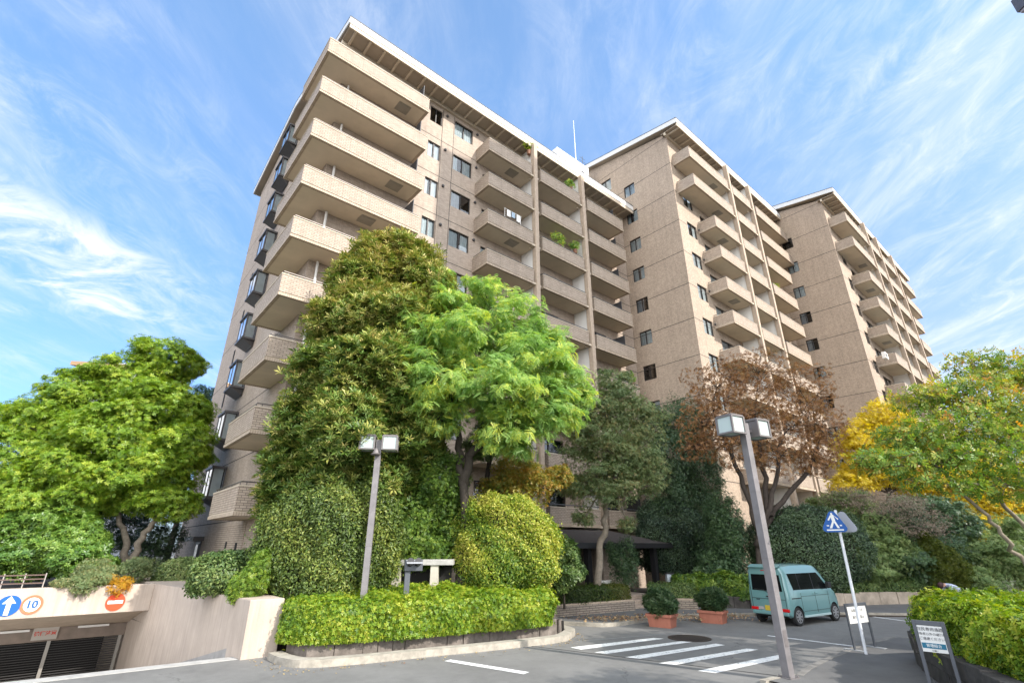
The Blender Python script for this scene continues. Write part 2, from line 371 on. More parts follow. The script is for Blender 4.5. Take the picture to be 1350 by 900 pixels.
def wkind(): return RW.choice([0, 0, 0, 1, 1, 2, 2, 4, 0, 3])

def balcony(parent, outline, slab, z, hatch=None, brickm=BRICK1, rails=None, pipe=None):
    """outline: polyline of the parapet's outer face, walked so that the inside lies to its left"""
    H = 1.05; th = 0.16
    pts = [Vector((p[0], p[1], 0)) for p in outline]; mb = MB(); tr = MB(); n = len(pts)
    def offs(dist):
        res = []
        for i in range(n):
            if i == 0: e = (pts[1] - pts[0]).normalized(); nn = Vector((-e.y, e.x, 0)); res.append(pts[0] + nn * dist)
            elif i == n - 1: e = (pts[-1] - pts[-2]).normalized(); nn = Vector((-e.y, e.x, 0)); res.append(pts[-1] + nn * dist)
            else:
                e1 = (pts[i] - pts[i - 1]).normalized(); e2 = (pts[i + 1] - pts[i]).normalized()
                n1 = Vector((-e1.y, e1.x, 0)); n2 = Vector((-e2.y, e2.x, 0)); b = (n1 + n2).normalized()
                res.append(pts[i] + b * dist / max(0.3, b.dot(n1)))
        return res
    def strip(m, d0, d1, z0, z1, mat=0):
        A, B = offs(d0), offs(d1); up = Vector((0, 0, 1))
        for i in range(n - 1):
            m.face([A[i] + up * z0, A[i + 1] + up * z0, A[i + 1] + up * z1, A[i] + up * z1], mat)
            m.face([B[i + 1] + up * z0, B[i] + up * z0, B[i] + up * z1, B[i + 1] + up * z1], mat)
            m.face([A[i] + up * z1, A[i + 1] + up * z1, B[i + 1] + up * z1, B[i] + up * z1], mat)
            m.face([A[i + 1] + up * z0, A[i] + up * z0, B[i] + up * z0, B[i + 1] + up * z0], mat)
        for A1, B1 in ((A[0], B[0]), (A[-1], B[-1])): m.face([A1 + up * z0, B1 + up * z0, B1 + up * z1, A1 + up * z1], mat)
    strip(mb, 0.0, th, -0.875, -0.045, 0)
    strip(mb, -0.02, th + 0.02, -0.045, 0.0, 3)        # coping
    strip(mb, 0.05, th - 0.01, -0.925, -0.875, 2)      # shadow groove
    strip(mb, -0.018, th - 0.02, -1.05, -0.925, 1)      # soldier course
    o = mb.build('balcony', [brickm, SOLDIER, GROOVE, BEIGE], parent); o.location = (0, 0, z)
    s = MB(); s.prism(slab, -1.03, -0.86); s.build('slab', SOFFIT, o)
    r = MB(); rp = offs(th * 0.5)
    r.tube([p + Vector((0, 0, 0.13)) for p in rp], 0.026, 6)
    for a, b in zip(rp, rp[1:]):
        L = (b - a).length; k = max(1, int(L / 1.3))
        for i in range(k + 1):
            q = a + (b - a) * (0.03 + 0.94 * i / k); r.tube([q, q + Vector((0, 0, 0.13))], 0.018, 5)
    if rails:
        for (x0, y0, x1, y1) in rails:
            for zz in (-0.02, -0.2, -0.38, -0.56, -0.74): r.tube([(x0, y0, zz), (x1, y1, zz)], 0.018, 5)
            for i in range(4): r.tube([(x0 + (x1 - x0) * i / 3, y0 + (y1 - y0) * i / 3, -0.86), (x0 + (x1 - x0) * i / 3, y0 + (y1 - y0) * i / 3, 0.02)], 0.016, 5)
    r.build('handrail', RAIL if not rails else GREYM, o)
    if hatch:
        hb = MB(); x, y = hatch; hb.box(x - 0.4, x + 0.4, y - 0.35, y + 0.35, -1.055, -1.031, 0); hb.box(x - 0.32, x + 0.32, y - 0.27, y + 0.27, -1.07, -1.056, 0); hb.build('hatch', HATCHM, o)
    if pipe:
        pb = MB(); pb.tube([(pipe[0], pipe[1], -0.9), (pipe[0], pipe[1], 1.87)], 0.06, 8); pb.build('drain_pipe', WHITE, o)
    return o

def gable_roof(parent, x0, x1, yf, yb, z_eave, z_ridge, wall_y, soff_z, yr):
    """roof sheet, its white fascia and the boarded soffit with rafters"""
    mb = MB(); th = 0.12
    prof = [(yf, z_eave), (yr, z_ridge), (yb, z_eave), (yb, z_eave - th), (yr, z_ridge - th), (yf, z_eave - th)]
    mb.extrude([(x0 + 0.03, y, z) for y, z in prof], (x1 - x0 - 0.06, 0, 0))
    ro = mb.build('roof', ROOFM, parent)
    fa = MB(); t = 0.07
    fa.box(x0, x1, yf - t, yf - 0.003, z_eave - 0.42, z_eave + 0.05, 0); fa.box(x0, x1, yf - t * 0.5, yf + 0.05, z_eave - 0.72, z_eave - 0.42, 1)
    fa.box(x0, x1, yb + 0.003, yb + t, z_eave - 0.42, z_eave + 0.05, 0)
    for xa, xb in ((x0 - t, x0 - 0.003), (x1 + 0.003, x1 + t)):
        for a, b, za, zb in ((yf - t, yr, z_eave, z_ridge), (yr, yb + t, z_ridge, z_eave)):
            fa.extrude([(xa, a, za - 0.40), (xa, b, zb - 0.40), (xa, b, zb + 0.06), (xa, a, za + 0.06)], (xb - xa, 0, 0), 0)
            fa.extrude([(xa - 0.012, a, za + 0.06), (xa - 0.012, b, zb + 0.06), (xa - 0.012, b, zb + 0.12), (xa - 0.012, a, za + 0.12)], (xb - xa + 0.024, 0, 0), 2)
    fa.box(x0 - t, x1 + t, yf - t - 0.02, yf + 0.05, z_eave + 0.05, z_eave + 0.11, 2)
    fa.build('fascia', [FASCIA, BEIGE, ROOFM], ro)
    so = MB()
    so.box(x0 + 0.02, x1 - 0.02, yf + 0.06, wall_y + 0.3, soff_z + 0.14, soff_z + 0.18, 0)
    x = x0 + 0.35
    while x < x1 - 0.2:
        so.box(x, x + 0.13, yf + 0.06, wall_y + 0.02, soff_z, soff_z + 0.139, 1); x += 0.93
    so.box(x0 + 0.02, x1 - 0.02, wall_y - 0.16, wall_y + 0.002, soff_z - 0.13, soff_z + 0.138, 1)
    # raking soffit under the gable overhang
    for xa, xb in ((x0 + 0.01, x0 + 0.75), (x1 - 0.75, x1 - 0.01)):
        for a, b, za, zb in ((yf, yr, z_eave, z_ridge), (yr, yb, z_ridge, z_eave)):
            so.extrude([(xa, a, za - 0.40), (xa, b, zb - 0.40), (xa, b, zb - 0.36), (xa, a, za - 0.36)], (xb - xa, 0, 0), 0)
    so.build('soffit', [EAVE_SHADE, BEIGE], ro)
    return ro

def joints(mb, p0, d, length, zs, out_, t=0.045):
    for z in zs:
        a = Vector((p0[0], p0[1], z)); d3 = Vector((d[0], d[1], 0)); o3 = Vector((out_[0], out_[1], 0)) * 0.004
        mb.face([a + o3, a + d3 * length + o3, a + d3 * length + o3 + Vector((0, 0, t)), a + o3 + Vector((0, 0, t))], 1)

def tower(name, label, bs, bw, width, depth, front, z_eave, ridge_up, top, nfl, bays, cols, fwins, lwins, wallm, brickm, group, custom=None, lbay=None, doors=True, vj=(), eave_over=0.25, first_joint=0):
    """bs, bw: block axes of the front left wall corner; front: how far balcony fronts stand out"""
    T = thing(name, label, 'apartment block', sw(bs, bw), AU, group)
    soff = z_eave - 0.74
    PT = [top - FH * k for k in range(nfl)]
    # front wall
    holes = []; units = []
    for (u0, u1, k0, dz0, h) in fwins:
        for k in range(k0, nfl):
            z = PT[k] + dz0; holes.append((u0, u1, z, z + h)); units.append(((u0, 0, z), 0.0, u1 - u0, h, 'window'))
    for bay in bays:
        a, b = bay['door']
        for k in range(nfl):
            z = PT[k] - 0.80; h = 2.0; holes.append((a, b, z, z + h)); units.append(((a, 0, z), 0.0, b - a, h, 'balcony_door'))
    mb = MB(); facade(mb, (0, 0), (1, 0), width, 0, soff + 0.17, holes, (0, 1), 0.075)
    joints(mb, (0, 0), (1, 0), width, [p - 1.0 for p in PT], (0, -1))
    for x in vj: mb.box(x - 0.02, x + 0.02, -0.004, 0.02, 0, soff - 0.2, 1)
    lh = []
    for (v0, v1, ks, dz0, h) in lwins:        # v measured back from the front corner
        for k in ks:
            z = PT[0] - FH * k + dz0; lh.append((depth - v1, depth - v0, z, z + h)); units.append(((0, v1, z), -math.pi / 2, v1 - v0, h, 'window'))
    facade(mb, (0, depth), (0, -1), depth, 0, soff, lh, (1, 0), 0.075)
    yr = depth / 2; zr = z_eave + ridge_up - 0.40; ef = z_eave - 0.41
    for x in (0.0, width): mb.face([(x, 0, soff), (x, depth, soff), (x, depth, ef), (x, yr, zr), (x, 0, ef)])
    joints(mb, (0, depth), (0, -1), depth, [p - 1.0 for p in PT] + ([PT[0] - 1.0 + FH] if ridge_up > 0 else []), (-1, 0))
    mb.face([(0, depth, 0), (width, depth, 0), (width, depth, soff), (0, depth, soff)])
    mb.face([(width, 0, 0), (width, depth, 0), (width, depth, soff), (width, 0, soff)])
    mb.build('wall', [wallm, GROOVE], T)
    for loc, rz, w, h, nm in units: put_window(T, loc, rz, w, h, wkind() if nm == 'window' else RW.choice([3, 3, 1, 4]), nm)
    vsrc = None
    for (u0, u1, k0, dz0, h) in fwins:
        for k in range(k0, nfl):
            if vsrc is None:
                v = MB(); v.lathe([(0.09, 0.003), (0.10, 0.08), (0.06, 0.12)], 12, 0, Matrix.Rotation(math.pi / 2, 4, 'X')); vsrc = v.build('vent_cap', BAYM, T); vsrc.location = (u1 + 0.35, 0, PT[k] + dz0 + h - 0.1)
            else: c_ = vsrc.copy(); COL.objects.link(c_); c_.parent = T; c_.location = (u1 + 0.35, 0, PT[k] + dz0 + h - 0.1)
    gable_roof(T, -0.42, width + 0.05, -front + eave_over, depth + 0.7, z_eave, z_eave + ridge_up, 0, soff, yr)
    for bay in bays:
        a, b, asl, bsl = bay['a'], bay['b'], bay['asl'], bay['bsl']
        outl = []
        if bay.get('left'): outl.append((a, 0 if bay['left'] == 1 else -front * 0.35))
        outl += [(a, -front), (b, -front)]
        if bay.get('right'): outl.append((b, 0))
        rails = [(asl, -front + 0.35, a, -front + 0.35)] if bay.get('rail') else None
        slab = [(asl, -0.003), (asl, -front + 0.45), (a + 0.012, -front + 0.45), (a + 0.012, -front + 0.03), (b - 0.012, -front + 0.03), (b - 0.012, -front + 0.45), (bsl, -front + 0.45), (bsl, -0.003)] if bay.get('rail') else [(a + 0.02, -0.003), (a + 0.02, -front + 0.03), (b - 0.012, -front + 0.03), (b - 0.012, -front + 0.45), (bsl, -front + 0.45), (bsl, -0.003)]
        src = {}
        for k in bay['ks']:
            v = 'h' if bay.get('hatch') and k % 2 == bay.get('par', 0) else 'n'
            if v not in src: src[v] = balcony(T, outl, slab, PT[k], bay.get('hatch') if v == 'h' else None, brickm, rails, bay.get('pipe'))
            else: copy_part(src[v], T, PT[k] - src[v].location.z)
        if bay.get('wide'):
            a2, b2, ks2 = bay['wide']; s2 = None
            o2 = [(a2, 0), (a2, -front), (b2, -front)] + ([(b2, 0)] if bay.get('right') else [])
            sl2 = [(a2 + 0.02, -0.003), (a2 + 0.02, -front + 0.03), (b2 - 0.012, -front + 0.03), (b2 - 0.012, -front + 0.45), (max(bsl, b2), -front + 0.45), (max(bsl, b2), -0.003)]
            for k in ks2:
                if s2 is None: s2 = balcony(T, o2, sl2, PT[k], bay.get('hatch'), brickm, rails, None)
                else: copy_part(s2, T, PT[k] - s2.location.z)
        if bay.get('screen'):
            x = bay['screen']; sc = None
            for k in range(nfl):
                if sc is None:
                    m = MB(); m.box(x, x + 0.04, -front * 0.75, -0.004, -0.84, 1.1, 0)
                    for j in range(9): m.box(x - 0.012, x + 0.052, -front * 0.74, -0.02, -0.7 + j * 0.2, -0.66 + j * 0.2, 0)
                    sc = m.build('screen', SCREEN, T); sc.location.z = PT[k]
                else: copy_part(sc, T, PT[k] - sc.location.z)
    for x in cols:
        m = MB(); m.box(x - 0.16, x + 0.16, -front - 0.10, -front + 0.28, 0, soff + 0.1); m.build('column', COLM, T, bevel=0.02)
        p = MB(); p.box(x - 0.06, x + 0.06, -front + 0.281, -0.003, 0, soff); p.build('partition', WHITE, T)
        b = None
        for k in range(nfl):
            if b is None:
                mm = MB(); mm.box(x - 0.42, x - 0.162, -front - 0.02, -front + 0.3, -1.06, -0.93); mm.box(x + 0.162, x + 0.34, -front + 0.02, -front + 0.3, -1.06, -0.93)
                b = mm.build('bracket', BEIGE, T); b.location.z = PT[k]
            else: copy_part(b, T, PT[k] - b.location.z)
    if custom: custom(T, PT)
    return T

def block_one(T, PT):                      # corner stack that wraps the left wall, bay windows, door, penthouse, mast
    bs, bw = 1.35, -1.5
    def q(s, w): return (s - bs, -(w - bw))
    outl = [q(1.36, -4.1), q(0, -4.1), q(0, 0), q(6.25, 0), q(6.25, -1.5)]
    slab = [q(0.02, -4.08), q(0.02, -0.03), q(6.23, -0.03), q(6.23, -1.497), q(1.347, -1.497), q(1.347, -4.08)]
    src = {}
    for k in range(9):
        v = (k - 1) % 3 if k else 3
        if v not in src: src[v] = balcony(T, outl, slab, PT[k], None if v == 0 else (q(4.9 if v in (1, 3) else 3.6, -0.75)), BRICK1, None, (None if k == 0 else q(1.75, -1.36)))
        else: copy_part(src[v], T, PT[k] - src[v].location.z)
    sc = None
    for k in range(9):
        if sc is None:
            m = MB(); x = q(5.95, 0)[0]; m.box(x, x + 0.04, -1.2, -0.004, -0.84, 1.25)
            for j in range(9): m.box(x - 0.012, x + 0.052, -1.19, -0.02, -0.7 + j * 0.2, -0.66 + j * 0.2)
            sc = m.build('screen', SCREEN, T); sc.location.z = PT[0]
        else: copy_part(sc, T, PT[k] - sc.location.z)
    # bay windows on the left wall
    first = None; y0, y1, pr, h = 7.95, 9.55, 0.66, 1.5
    for k in range(9):
        z = PT[k] + 0.25
        if first is None:
            m = MB(); c = 0.07
            for x0, x1, ya, yb in ((-pr, -pr + c, y0, y0 + c), (-pr, -pr + c, y1 - c, y1), (-c, -0.003, y0, y0 + c), (-c, -0.003, y1 - c, y1)): m.box(x0, x1, ya, yb, 0.061, h - 0.061)
            m.box(-pr - 0.05, -0.003, y0 - 0.05, y1 + 0.05, h - 0.06, h + 0.06); m.box(-pr - 0.05, -0.003, y0 - 0.05, y1 + 0.05, -0.06, 0.06)
            m.box(-pr, -pr + c, (y0 + y1) / 2 - 0.03, (y0 + y1) / 2 + 0.03, 0.061, h - 0.061)
            m.face([(-pr, y0, -0.062), (-pr, y1, -0.062), (-0.05, y1 - 0.15, -0.4), (-0.05, y0 + 0.15, -0.4)]); m.face([(-pr, y0, -0.062), (-0.05, y0 + 0.15, -0.4), (-0.004, y0 + 0.1, -0.062)])
            m.face([(-0.006, y0, 0), (-0.006, y1, 0), (-0.006, y1, h), (-0.006, y0, h)], 1)
            first = m.build('bay_window', [BAYM, DARKIN], T); first.location.z = z
            g = MB(); g.face([(-pr + 0.02, y0 + c, 0.06), (-pr + 0.02, y1 - c, 0.06), (-pr + 0.02, y1 - c, h - 0.06), (-pr + 0.02, y0 + c, h - 0.06)])
            for yy in (y0 + 0.03, y1 - 0.03): g.face([(-pr + c, yy, 0.06), (-c, yy, 0.06), (-c, yy, h - 0.06), (-pr + c, yy, h - 0.06)])
            g.build('pane', GLASS, first)
            cu = MB()
            cu.face([(-0.56, y0 + 0.1, 0.05), (-0.12, y0 + 0.12, 0.05), (-0.12, y0 + 0.12, h - 0.05), (-0.56, y0 + 0.1, h - 0.05)])
            cu.build('curtain', [CURTAIN, CURT2], first)
        else: copy_part(first, T, z - first.location.z)
    # slit windows beside the bays
    s0 = None
    for k in range(9):
        if s0 is None:
            m = MB(); m.box(-0.03, -0.003, 13.05, 13.35, 0, 0.95, 0); m.box(-0.035, -0.031, 13.09, 13.31, 0.04, 0.91, 1); s0 = m.build('slit_window', [ALU, DARKIN], T); s0.location.z = PT[k] + 0.2
        else: copy_part(s0, T, PT[k] + 0.2 - s0.location.z)
    # side door with its hood, ground floor
    d = MB(); d.box(-0.06, -0.003, 10.2, 11.4, 0.7, 2.75, 0); d.box(-0.12, -0.061, 10.3, 10.36, 0.7, 2.65, 0)
    do = d.build('side_door', [GREYM], T)
    pn = MB(); pn.box(-0.075, -0.062, 10.4, 11.2, 0.75, 2.6); pn.build('pane', mat('door_glass', (0.16, 0.17, 0.19), 0.1), do)
    hd = MB(); hd.box(-0.5, -0.003, 9.8, 12.4, 2.78, 2.98); hd.build('hood', BAYM, do)
    gb = MB(); gb.box(-0.02, -0.003, 2.0, 7.0, 0, 3.4)
    for y in (3.0, 5.2): pass
    g2 = gb.build('base_cladding', BRICK1, T)
    sl = MB(); sl.box(-0.04, -0.021, 4.6, 4.85, 1.5, 2.7); sl.box(-0.04, -0.021, 2.8, 3.1, 2.35, 2.65); sl.build('vent_slot', DARKIN, g2)
    # rooftop penthouse and mast
    def box(s0, s1, w0, w1, z0, z1): return (s0 - bs, s1 - bs, -(w1 - bw), -(w0 - bw), z0, z1)
    m = MB(); m.box(*box(21.9, 26.3, -8.5, -4.0, 30.5, 37.0)); ph = m.build('penthouse', WHITE, T)
    v = MB(); v.box(*box(23.2, 23.7, -3.99, -3.9, 35.4, 35.9)); v.box(*box(24.8, 25.2, -3.99, -3.6, 35.2, 35.6)); v.build('vent', GREYM, ph)
    a = MB(); x, y, _, _, _, _ = box(25.2, 0, 0, -4.6, 0, 0); y = -(-4.6 - bw)
    a.tube([(x, y, 36.9), (x, y, 43.0)], [0.05, 0.02], 6)
    a.build('mast', WHITE, T)
    a2 = MB(); x2 = 26.2 - bs
    a2.tube([(x2, y, 36.9), (x2, y, 38.9)], 0.03, 5); a2.tube([(x2 - 0.5, y, 38.2), (x2 + 0.5, y, 38.2)], 0.02, 5); a2.tube([(x2 - 0.35, y, 38.6), (x2 + 0.35, y, 38.6)], 0.02, 5)
    a2.build('aerial', GREYM, T)
    # entrance canopy, its posts and the glazed lobby behind
    c = MB(); s0, s1, wf = 11.0, 21.7, 3.5
    A = [q(s0, wf), q(s1, wf), q(s1, -1.45), q(s0, -1.45)]
    B = [q(s0 + 2.4, 1.1), q(s1 - 2.4, 1.1), q(s1 - 2.4, -1.45), q(s0 + 2.4, -1.45)]
    z0, z1 = 2.66, 3.32
    a3 = [(p[0], p[1], z0) for p in A]; b3 = [(p[0], p[1], z1) for p in B]
    c.face([a3[0], a3[1], b3[1], b3[0]]); c.face([a3[1], a3[2], b3[2], b3[1]]); c.face([a3[3], a3[0], b3[0], b3[3]]); c.face(b3)
    cr = c.build('canopy', mat('canopy_slate', (0.06, 0.05, 0.045), 0.7, var=0.5, vscale=6.0), T)
    e = MB(); e.box(A[0][0] - 0.06, A[1][0] + 0.06, A[0][1] - 0.06, A[0][1] + 0.06, 2.42, 2.665); e.box(A[0][0] - 0.06, A[0][0] + 0.06, A[0][1] + 0.061, A[2][1], 2.42, 2.665); e.box(A[1][0] - 0.06, A[1][0] + 0.06, A[0][1] + 0.061, A[2][1], 2.42, 2.665)
    e.face([(p[0], p[1], 2.44) for p in A]); e.build('gutter', BLACKM, cr)
    for s_ in (12.0, 15.2, 20.6):
        p = MB(); x, y = q(s_, 3.0); p.box(x - 0.14, x + 0.14, y - 0.14, y + 0.14, 0, 2.44); p.build('post', BLACKM, cr)
    lb = MB(); x0, y0 = q(13.0, -1.42); x1, _ = q(19.5, 0); lb.box(x0, x1, y0 - 0.05, y0 - 0.01, 0.3, 2.5)
    lo = lb.build('lobby_glazing', mat('lobby_glass', (0.02, 0.02, 0.022), 0.08), T)
    mu = MB()
    for i in range(7): mu.box(x0 + i * (x1 - x0) / 6 - 0.03, x0 + i * (x1 - x0) / 6 + 0.03, y0 - 0.10, y0 - 0.051, 0.3, 2.5)
    mu.build('mullion', BLACKM, lo)
    # brick wall panel beside the entrance
    w2 = MB(); x, y = q(18.2, 1.4); w2.box(x, x + 2.2, y, y + 2.6, 0, 2.4); w2.build('porch_wall', WALL1, T)

BAYS1 = [dict(a=9.6, b=13.5, asl=9.62, bsl=13.73, left=1, door=(10.2, 12.6), ks=range(9), hatch=(12.2, -0.75), par=0),
         dict(a=14.35, b=18.6, asl=13.87, bsl=18.87, left=2, rail=True, door=(14.6, 17.2), ks=range(9)),
         dict(a=19.43, b=23.95, asl=19.01, bsl=23.94, left=2, right=True, rail=True, door=(19.7, 22.4), ks=range(9), screen=23.2)]
tower('apartment_block', 'nearest tan tiled apartment block, ten storeys, with corner balconies above the tall magnolia', 1.35, -1.5, 26.0, 17.6, 1.5, 30.66, 1.9, 28.0, 9,
      BAYS1, (13.8, 18.94), [(5.83, 6.76, 0, 0.22, 1.25), (7.76, 9.27, 0, 0.22, 1.25)], [], WALL1, BRICK1, 'tan apartment blocks with stepped gables', block_one, vj=(6.80, 7.70))

def block_bays(third_b, extra=None, x0=0.0):
    b = [dict(a=3.05, b=7.15, asl=3.07, bsl=7.42, left=1, door=(3.7, 6.3), ks=range(2, 10), wide=(0.5, 7.15, (0, 1)), hatch=(5.6, -0.75), par=0),
         dict(a=8.0, b=11.55, asl=7.58, bsl=11.83, left=2, rail=True, door=(8.3, 10.6), ks=range(10)),
         dict(a=12.75, b=third_b, asl=11.99, bsl=third_b - 0.01, left=2, right=extra is None, rail=True, door=(13.0, 15.6), ks=range(10) if extra else range(2, 10), wide=None if extra else (12.75, 20.0, (0, 1)))]
    if extra: b.append(extra)
    return b
tower('apartment_block', 'middle tan apartment block with six square windows on its speckled gable wall', 27.4, 3.95, 20.1, 19.4, 1.55, 36.48, 1.95, 33.85, 10,
      block_bays(18.1), (7.5, 11.91), [(1.25, 2.70, 2, 1.07, 1.3)], [(3.75, 4.9, [k for k in range(1, 10)], 1.1, 1.2), (6.25, 7.6, [0], 0.14, 1.35)], WALL2, BRICK1, 'tan apartment blocks with stepped gables', first_joint=1)
B3X = dict(a=19.6, b=23.75, asl=18.05, bsl=23.74, left=2, right=True, rail=True, door=(20.0, 22.6), ks=range(2, 10), wide=(19.6, 26.3, (0, 1)))
tower('apartment_block', 'farthest tan apartment block, rising behind the yellow tree with four rows of balconies', 47.5, 9.4, 27.4, 19.4, 1.55, 36.46, 1.95, 33.85, 10,
      [dict(x) for x in block_bays(17.7, B3X)], (7.6, 13.1 - 1.2, 17.9), [(1.7, 2.9, 2, 1.07, 1.3)], [(3.55, 4.6, [k for k in range(1, 10)], 1.1, 1.2)], WALL2, BRICK1, 'tan apartment blocks with stepped gables')
# ------------------------------------------------------------------ ground
def asphalt(name, c, spk=0.35):
    m = bpy.data.materials.new(name); m.use_nodes = True; t = m.node_tree; b = t.nodes['Principled BSDF']; b.inputs['Roughness'].default_value = 0.85
    b.inputs['Specular IOR Level'].default_value = 0.3
    co = N(t, 'ShaderNodeTexCoord')
    n1 = N(t, 'ShaderNodeTexNoise'); n1.inputs['Scale'].default_value = 55; n1.inputs['Detail'].default_value = 3; n1.inputs['Roughness'].default_value = 0.8
    n2 = N(t, 'ShaderNodeTexNoise'); n2.inputs['Scale'].default_value = 0.45; n2.inputs['Detail'].default_value = 8; n2.inputs['Roughness'].default_value = 0.65
    n3 = N(t, 'ShaderNodeTexNoise'); n3.inputs['Scale'].default_value = 3.0; n3.inputs['Detail'].default_value = 6; n3.inputs['Distortion'].default_value = 1.0
    for n in (n1, n2, n3): t.links.new(co.outputs['Object'], n.inputs['Vector'])
    f = M(t, 'ADD', M(t, 'MULTIPLY', n1.outputs['Fac'], 2.0 * spk), M(t, 'ADD', M(t, 'MULTIPLY', n2.outputs['Fac'], 0.9), M(t, 'MULTIPLY', n3.outputs['Fac'], 0.35)))
    f = M(t, 'ADD', f, 0.375 - spk)
    vo = N(t, 'ShaderNodeTexVoronoi'); vo.feature = 'DISTANCE_TO_EDGE'; vo.inputs['Scale'].default_value = 0.33
    wv = N(t, 'ShaderNodeVectorMath', operation='ADD'); t.links.new(co.outputs['Object'], wv.inputs[0]); sc3 = N(t, 'ShaderNodeVectorMath', operation='SCALE'); t.links.new(n3.outputs['Color'], sc3.inputs[0]); sc3.inputs['Scale'].default_value = 0.5; t.links.new(sc3.outputs[0], wv.inputs[1]); t.links.new(wv.outputs[0], vo.inputs['Vector'])
    cr = N(t, 'ShaderNodeMapRange'); cr.inputs[1].default_value = 0.0; cr.inputs[2].default_value = 0.009; cr.inputs[3].default_value = 0.5; cr.inputs[4].default_value = 0.0; t.links.new(vo.outputs['Distance'], cr.inputs[0])
    ms = N(t, 'ShaderNodeMapRange'); ms.inputs[1].default_value = 0.48; ms.inputs[2].default_value = 0.60; t.links.new(n2.outputs['Fac'], ms.inputs[0])
    f = M(t, 'MULTIPLY', f, M(t, 'SUBTRACT', 1.0, M(t, 'MULTIPLY', cr.outputs[0], ms.outputs[0])))
    v = N(t, 'ShaderNodeVectorMath', operation='SCALE'); v.inputs[0].default_value = c; t.links.new(f, v.inputs['Scale']); t.links.new(v.outputs[0], b.inputs['Base Color'])
    bp = N(t, 'ShaderNodeBump'); bp.inputs['Strength'].default_value = 0.5; bp.inputs['Distance'].default_value = 0.008; t.links.new(n1.outputs['Fac'], bp.inputs['Height']); t.links.new(bp.outputs[0], b.inputs['Normal'])
    return m
def paint(name, c, wear):
    m = bpy.data.materials.new(name); m.use_nodes = True; t = m.node_tree; b = t.nodes['Principled BSDF']; b.inputs['Roughness'].default_value = 0.7
    co = N(t, 'ShaderNodeTexCoord'); n = N(t, 'ShaderNodeTexNoise'); n.inputs['Scale'].default_value = 9; n.inputs['Detail'].default_value = 9; n.inputs['Roughness'].default_value = 0.75; n.inputs['Distortion'].default_value = 0.6
    t.links.new(co.outputs['Object'], n.inputs['Vector']); r = N(t, 'ShaderNodeValToRGB'); r.color_ramp.elements[0].position = wear; r.color_ramp.elements[1].position = wear + 0.12
    r.color_ramp.elements[0].color = (0.11, 0.11, 0.11, 1); r.color_ramp.elements[1].color = (*c, 1); t.links.new(n.outputs['Fac'], r.inputs[0]); t.links.new(r.outputs[0], b.inputs['Base Color'])
    return m
ASPH = asphalt('asphalt', (0.155, 0.152, 0.145)); ASPH2 = asphalt('asphalt_footway', (0.125, 0.123, 0.12), 0.45)
LINE = paint('road_paint', (0.68, 0.68, 0.66), 0.35)

# one sheet with the ramp opening cut out of it
RA = [(-8.0, 12.96), (-6.48, 13.95)]
ramp_front = [sw(-9.5, 4.9), sw(-0.50, 5.35)]
ramp_back = [sw(-9.5, -16.0), sw(-2.9, -16.0)]
g = MB(); Q = 1500
hole = [ramp_front[0], ramp_front[1], ramp_back[1], ramp_back[0]]
big = [(-Q, -Q), (Q, -Q), (Q, Q), (-Q, Q)]
hv = [(p.x, p.y) for p in hole]
def gq(*pts): g.face([(p[0], p[1], 0) for p in pts])
gq(big[0], big[1], hv[1], hv[0]); gq(big[1], big[2], hv[2], hv[1]); gq(big[2], big[3], hv[3], hv[2]); gq(big[3], big[0], hv[0], hv[3])
struct(g.build('road', ASPH))
# driveway ramp going down to the garage
r = MB(); RB = -2.15
a0, a1 = ramp_front; b0, b1 = sw(-9.5, -4.8), sw(-1.2, -4.8); c0, c1 = sw(-9.5, -16), sw(-2.9, -16)
r.face([(a0.x, a0.y, -0.01), (a1.x, a1.y, -0.01), (b1.x, b1.y, RB), (b0.x, b0.y, RB)]); r.face([(b0.x, b0.y, RB), (b1.x, b1.y, RB), (c1.x, c1.y, RB), (c0.x, c0.y, RB)])
struct(r.build('driveway_ramp', CONC2))
k = MB()
e0, e1 = sw(-12, 4.55), sw(-0.2, 5.25); f0, f1 = sw(-12, 4.95), sw(-0.2, 5.62)
k.prism([e0, e1, f1, f0], -0.2, 0.012); struct(k.build('driveway_edge', CONC2))
# raised terrace left of the block, over the garage
PAR_W = -2.89; PAR_Z = 1.27
t = MB(); t.prism([sw(-40, -3.4), sw(-1.44, -3.4), sw(1.3, -40), sw(-40, -40)], 0.5, 1.02); struct(t.build('terrace_ground', SOIL))
t = MB(); t.prism([sw(-0.5, 5.2), sw(-1.0, -3.3), sw(1.3, -22), sw(1.34, -1.6), sw(9, -1.6), sw(9, 5.2)], 0.002, 0.75); struct(t.build('planting_bank', SOIL))

# ------------------------------------------------------------------ garage front
gar = thing('garage_entrance', 'pinkish concrete underground garage entrance with parapet and streaked ramp wall', 'garage entrance', sw(-1.43, -2.89), AU)
def gl(s, w, z=0.0): return (s + 1.43, -(w + 2.89), z)
m = MB()
m.extrude([gl(-1.43, PAR_W, 0.42), gl(-14, PAR_W, 0.42), gl(-14, PAR_W, PAR_Z), gl(-1.43, PAR_W, PAR_Z)], (0, 0.35, 0))
m.build('parapet', CONC, gar, bevel=0.015)
m = MB(); xa, xb = gl(-14, 0)[0], gl(-1.43, 0)[0]
m.extrude([(xa, 0.36, 0.42), (xa, 2.62, -0.16), (xa, 2.62, 0.0), (xa, 0.36, 0.55)], (xb - xa, 0, 0)); m.build('ceiling', mat('soffit_concrete', (0.50, 0.40, 0.31), 0.85, var=0.15), gar)
m = MB(); m.box(xa, gl(-1.5, 0)[0], 2.605, 2.9, -0.57, -0.165); lin = m.build('lintel', mat('lintel_brown', (0.24, 0.19, 0.155), 0.85, var=0.2), gar)
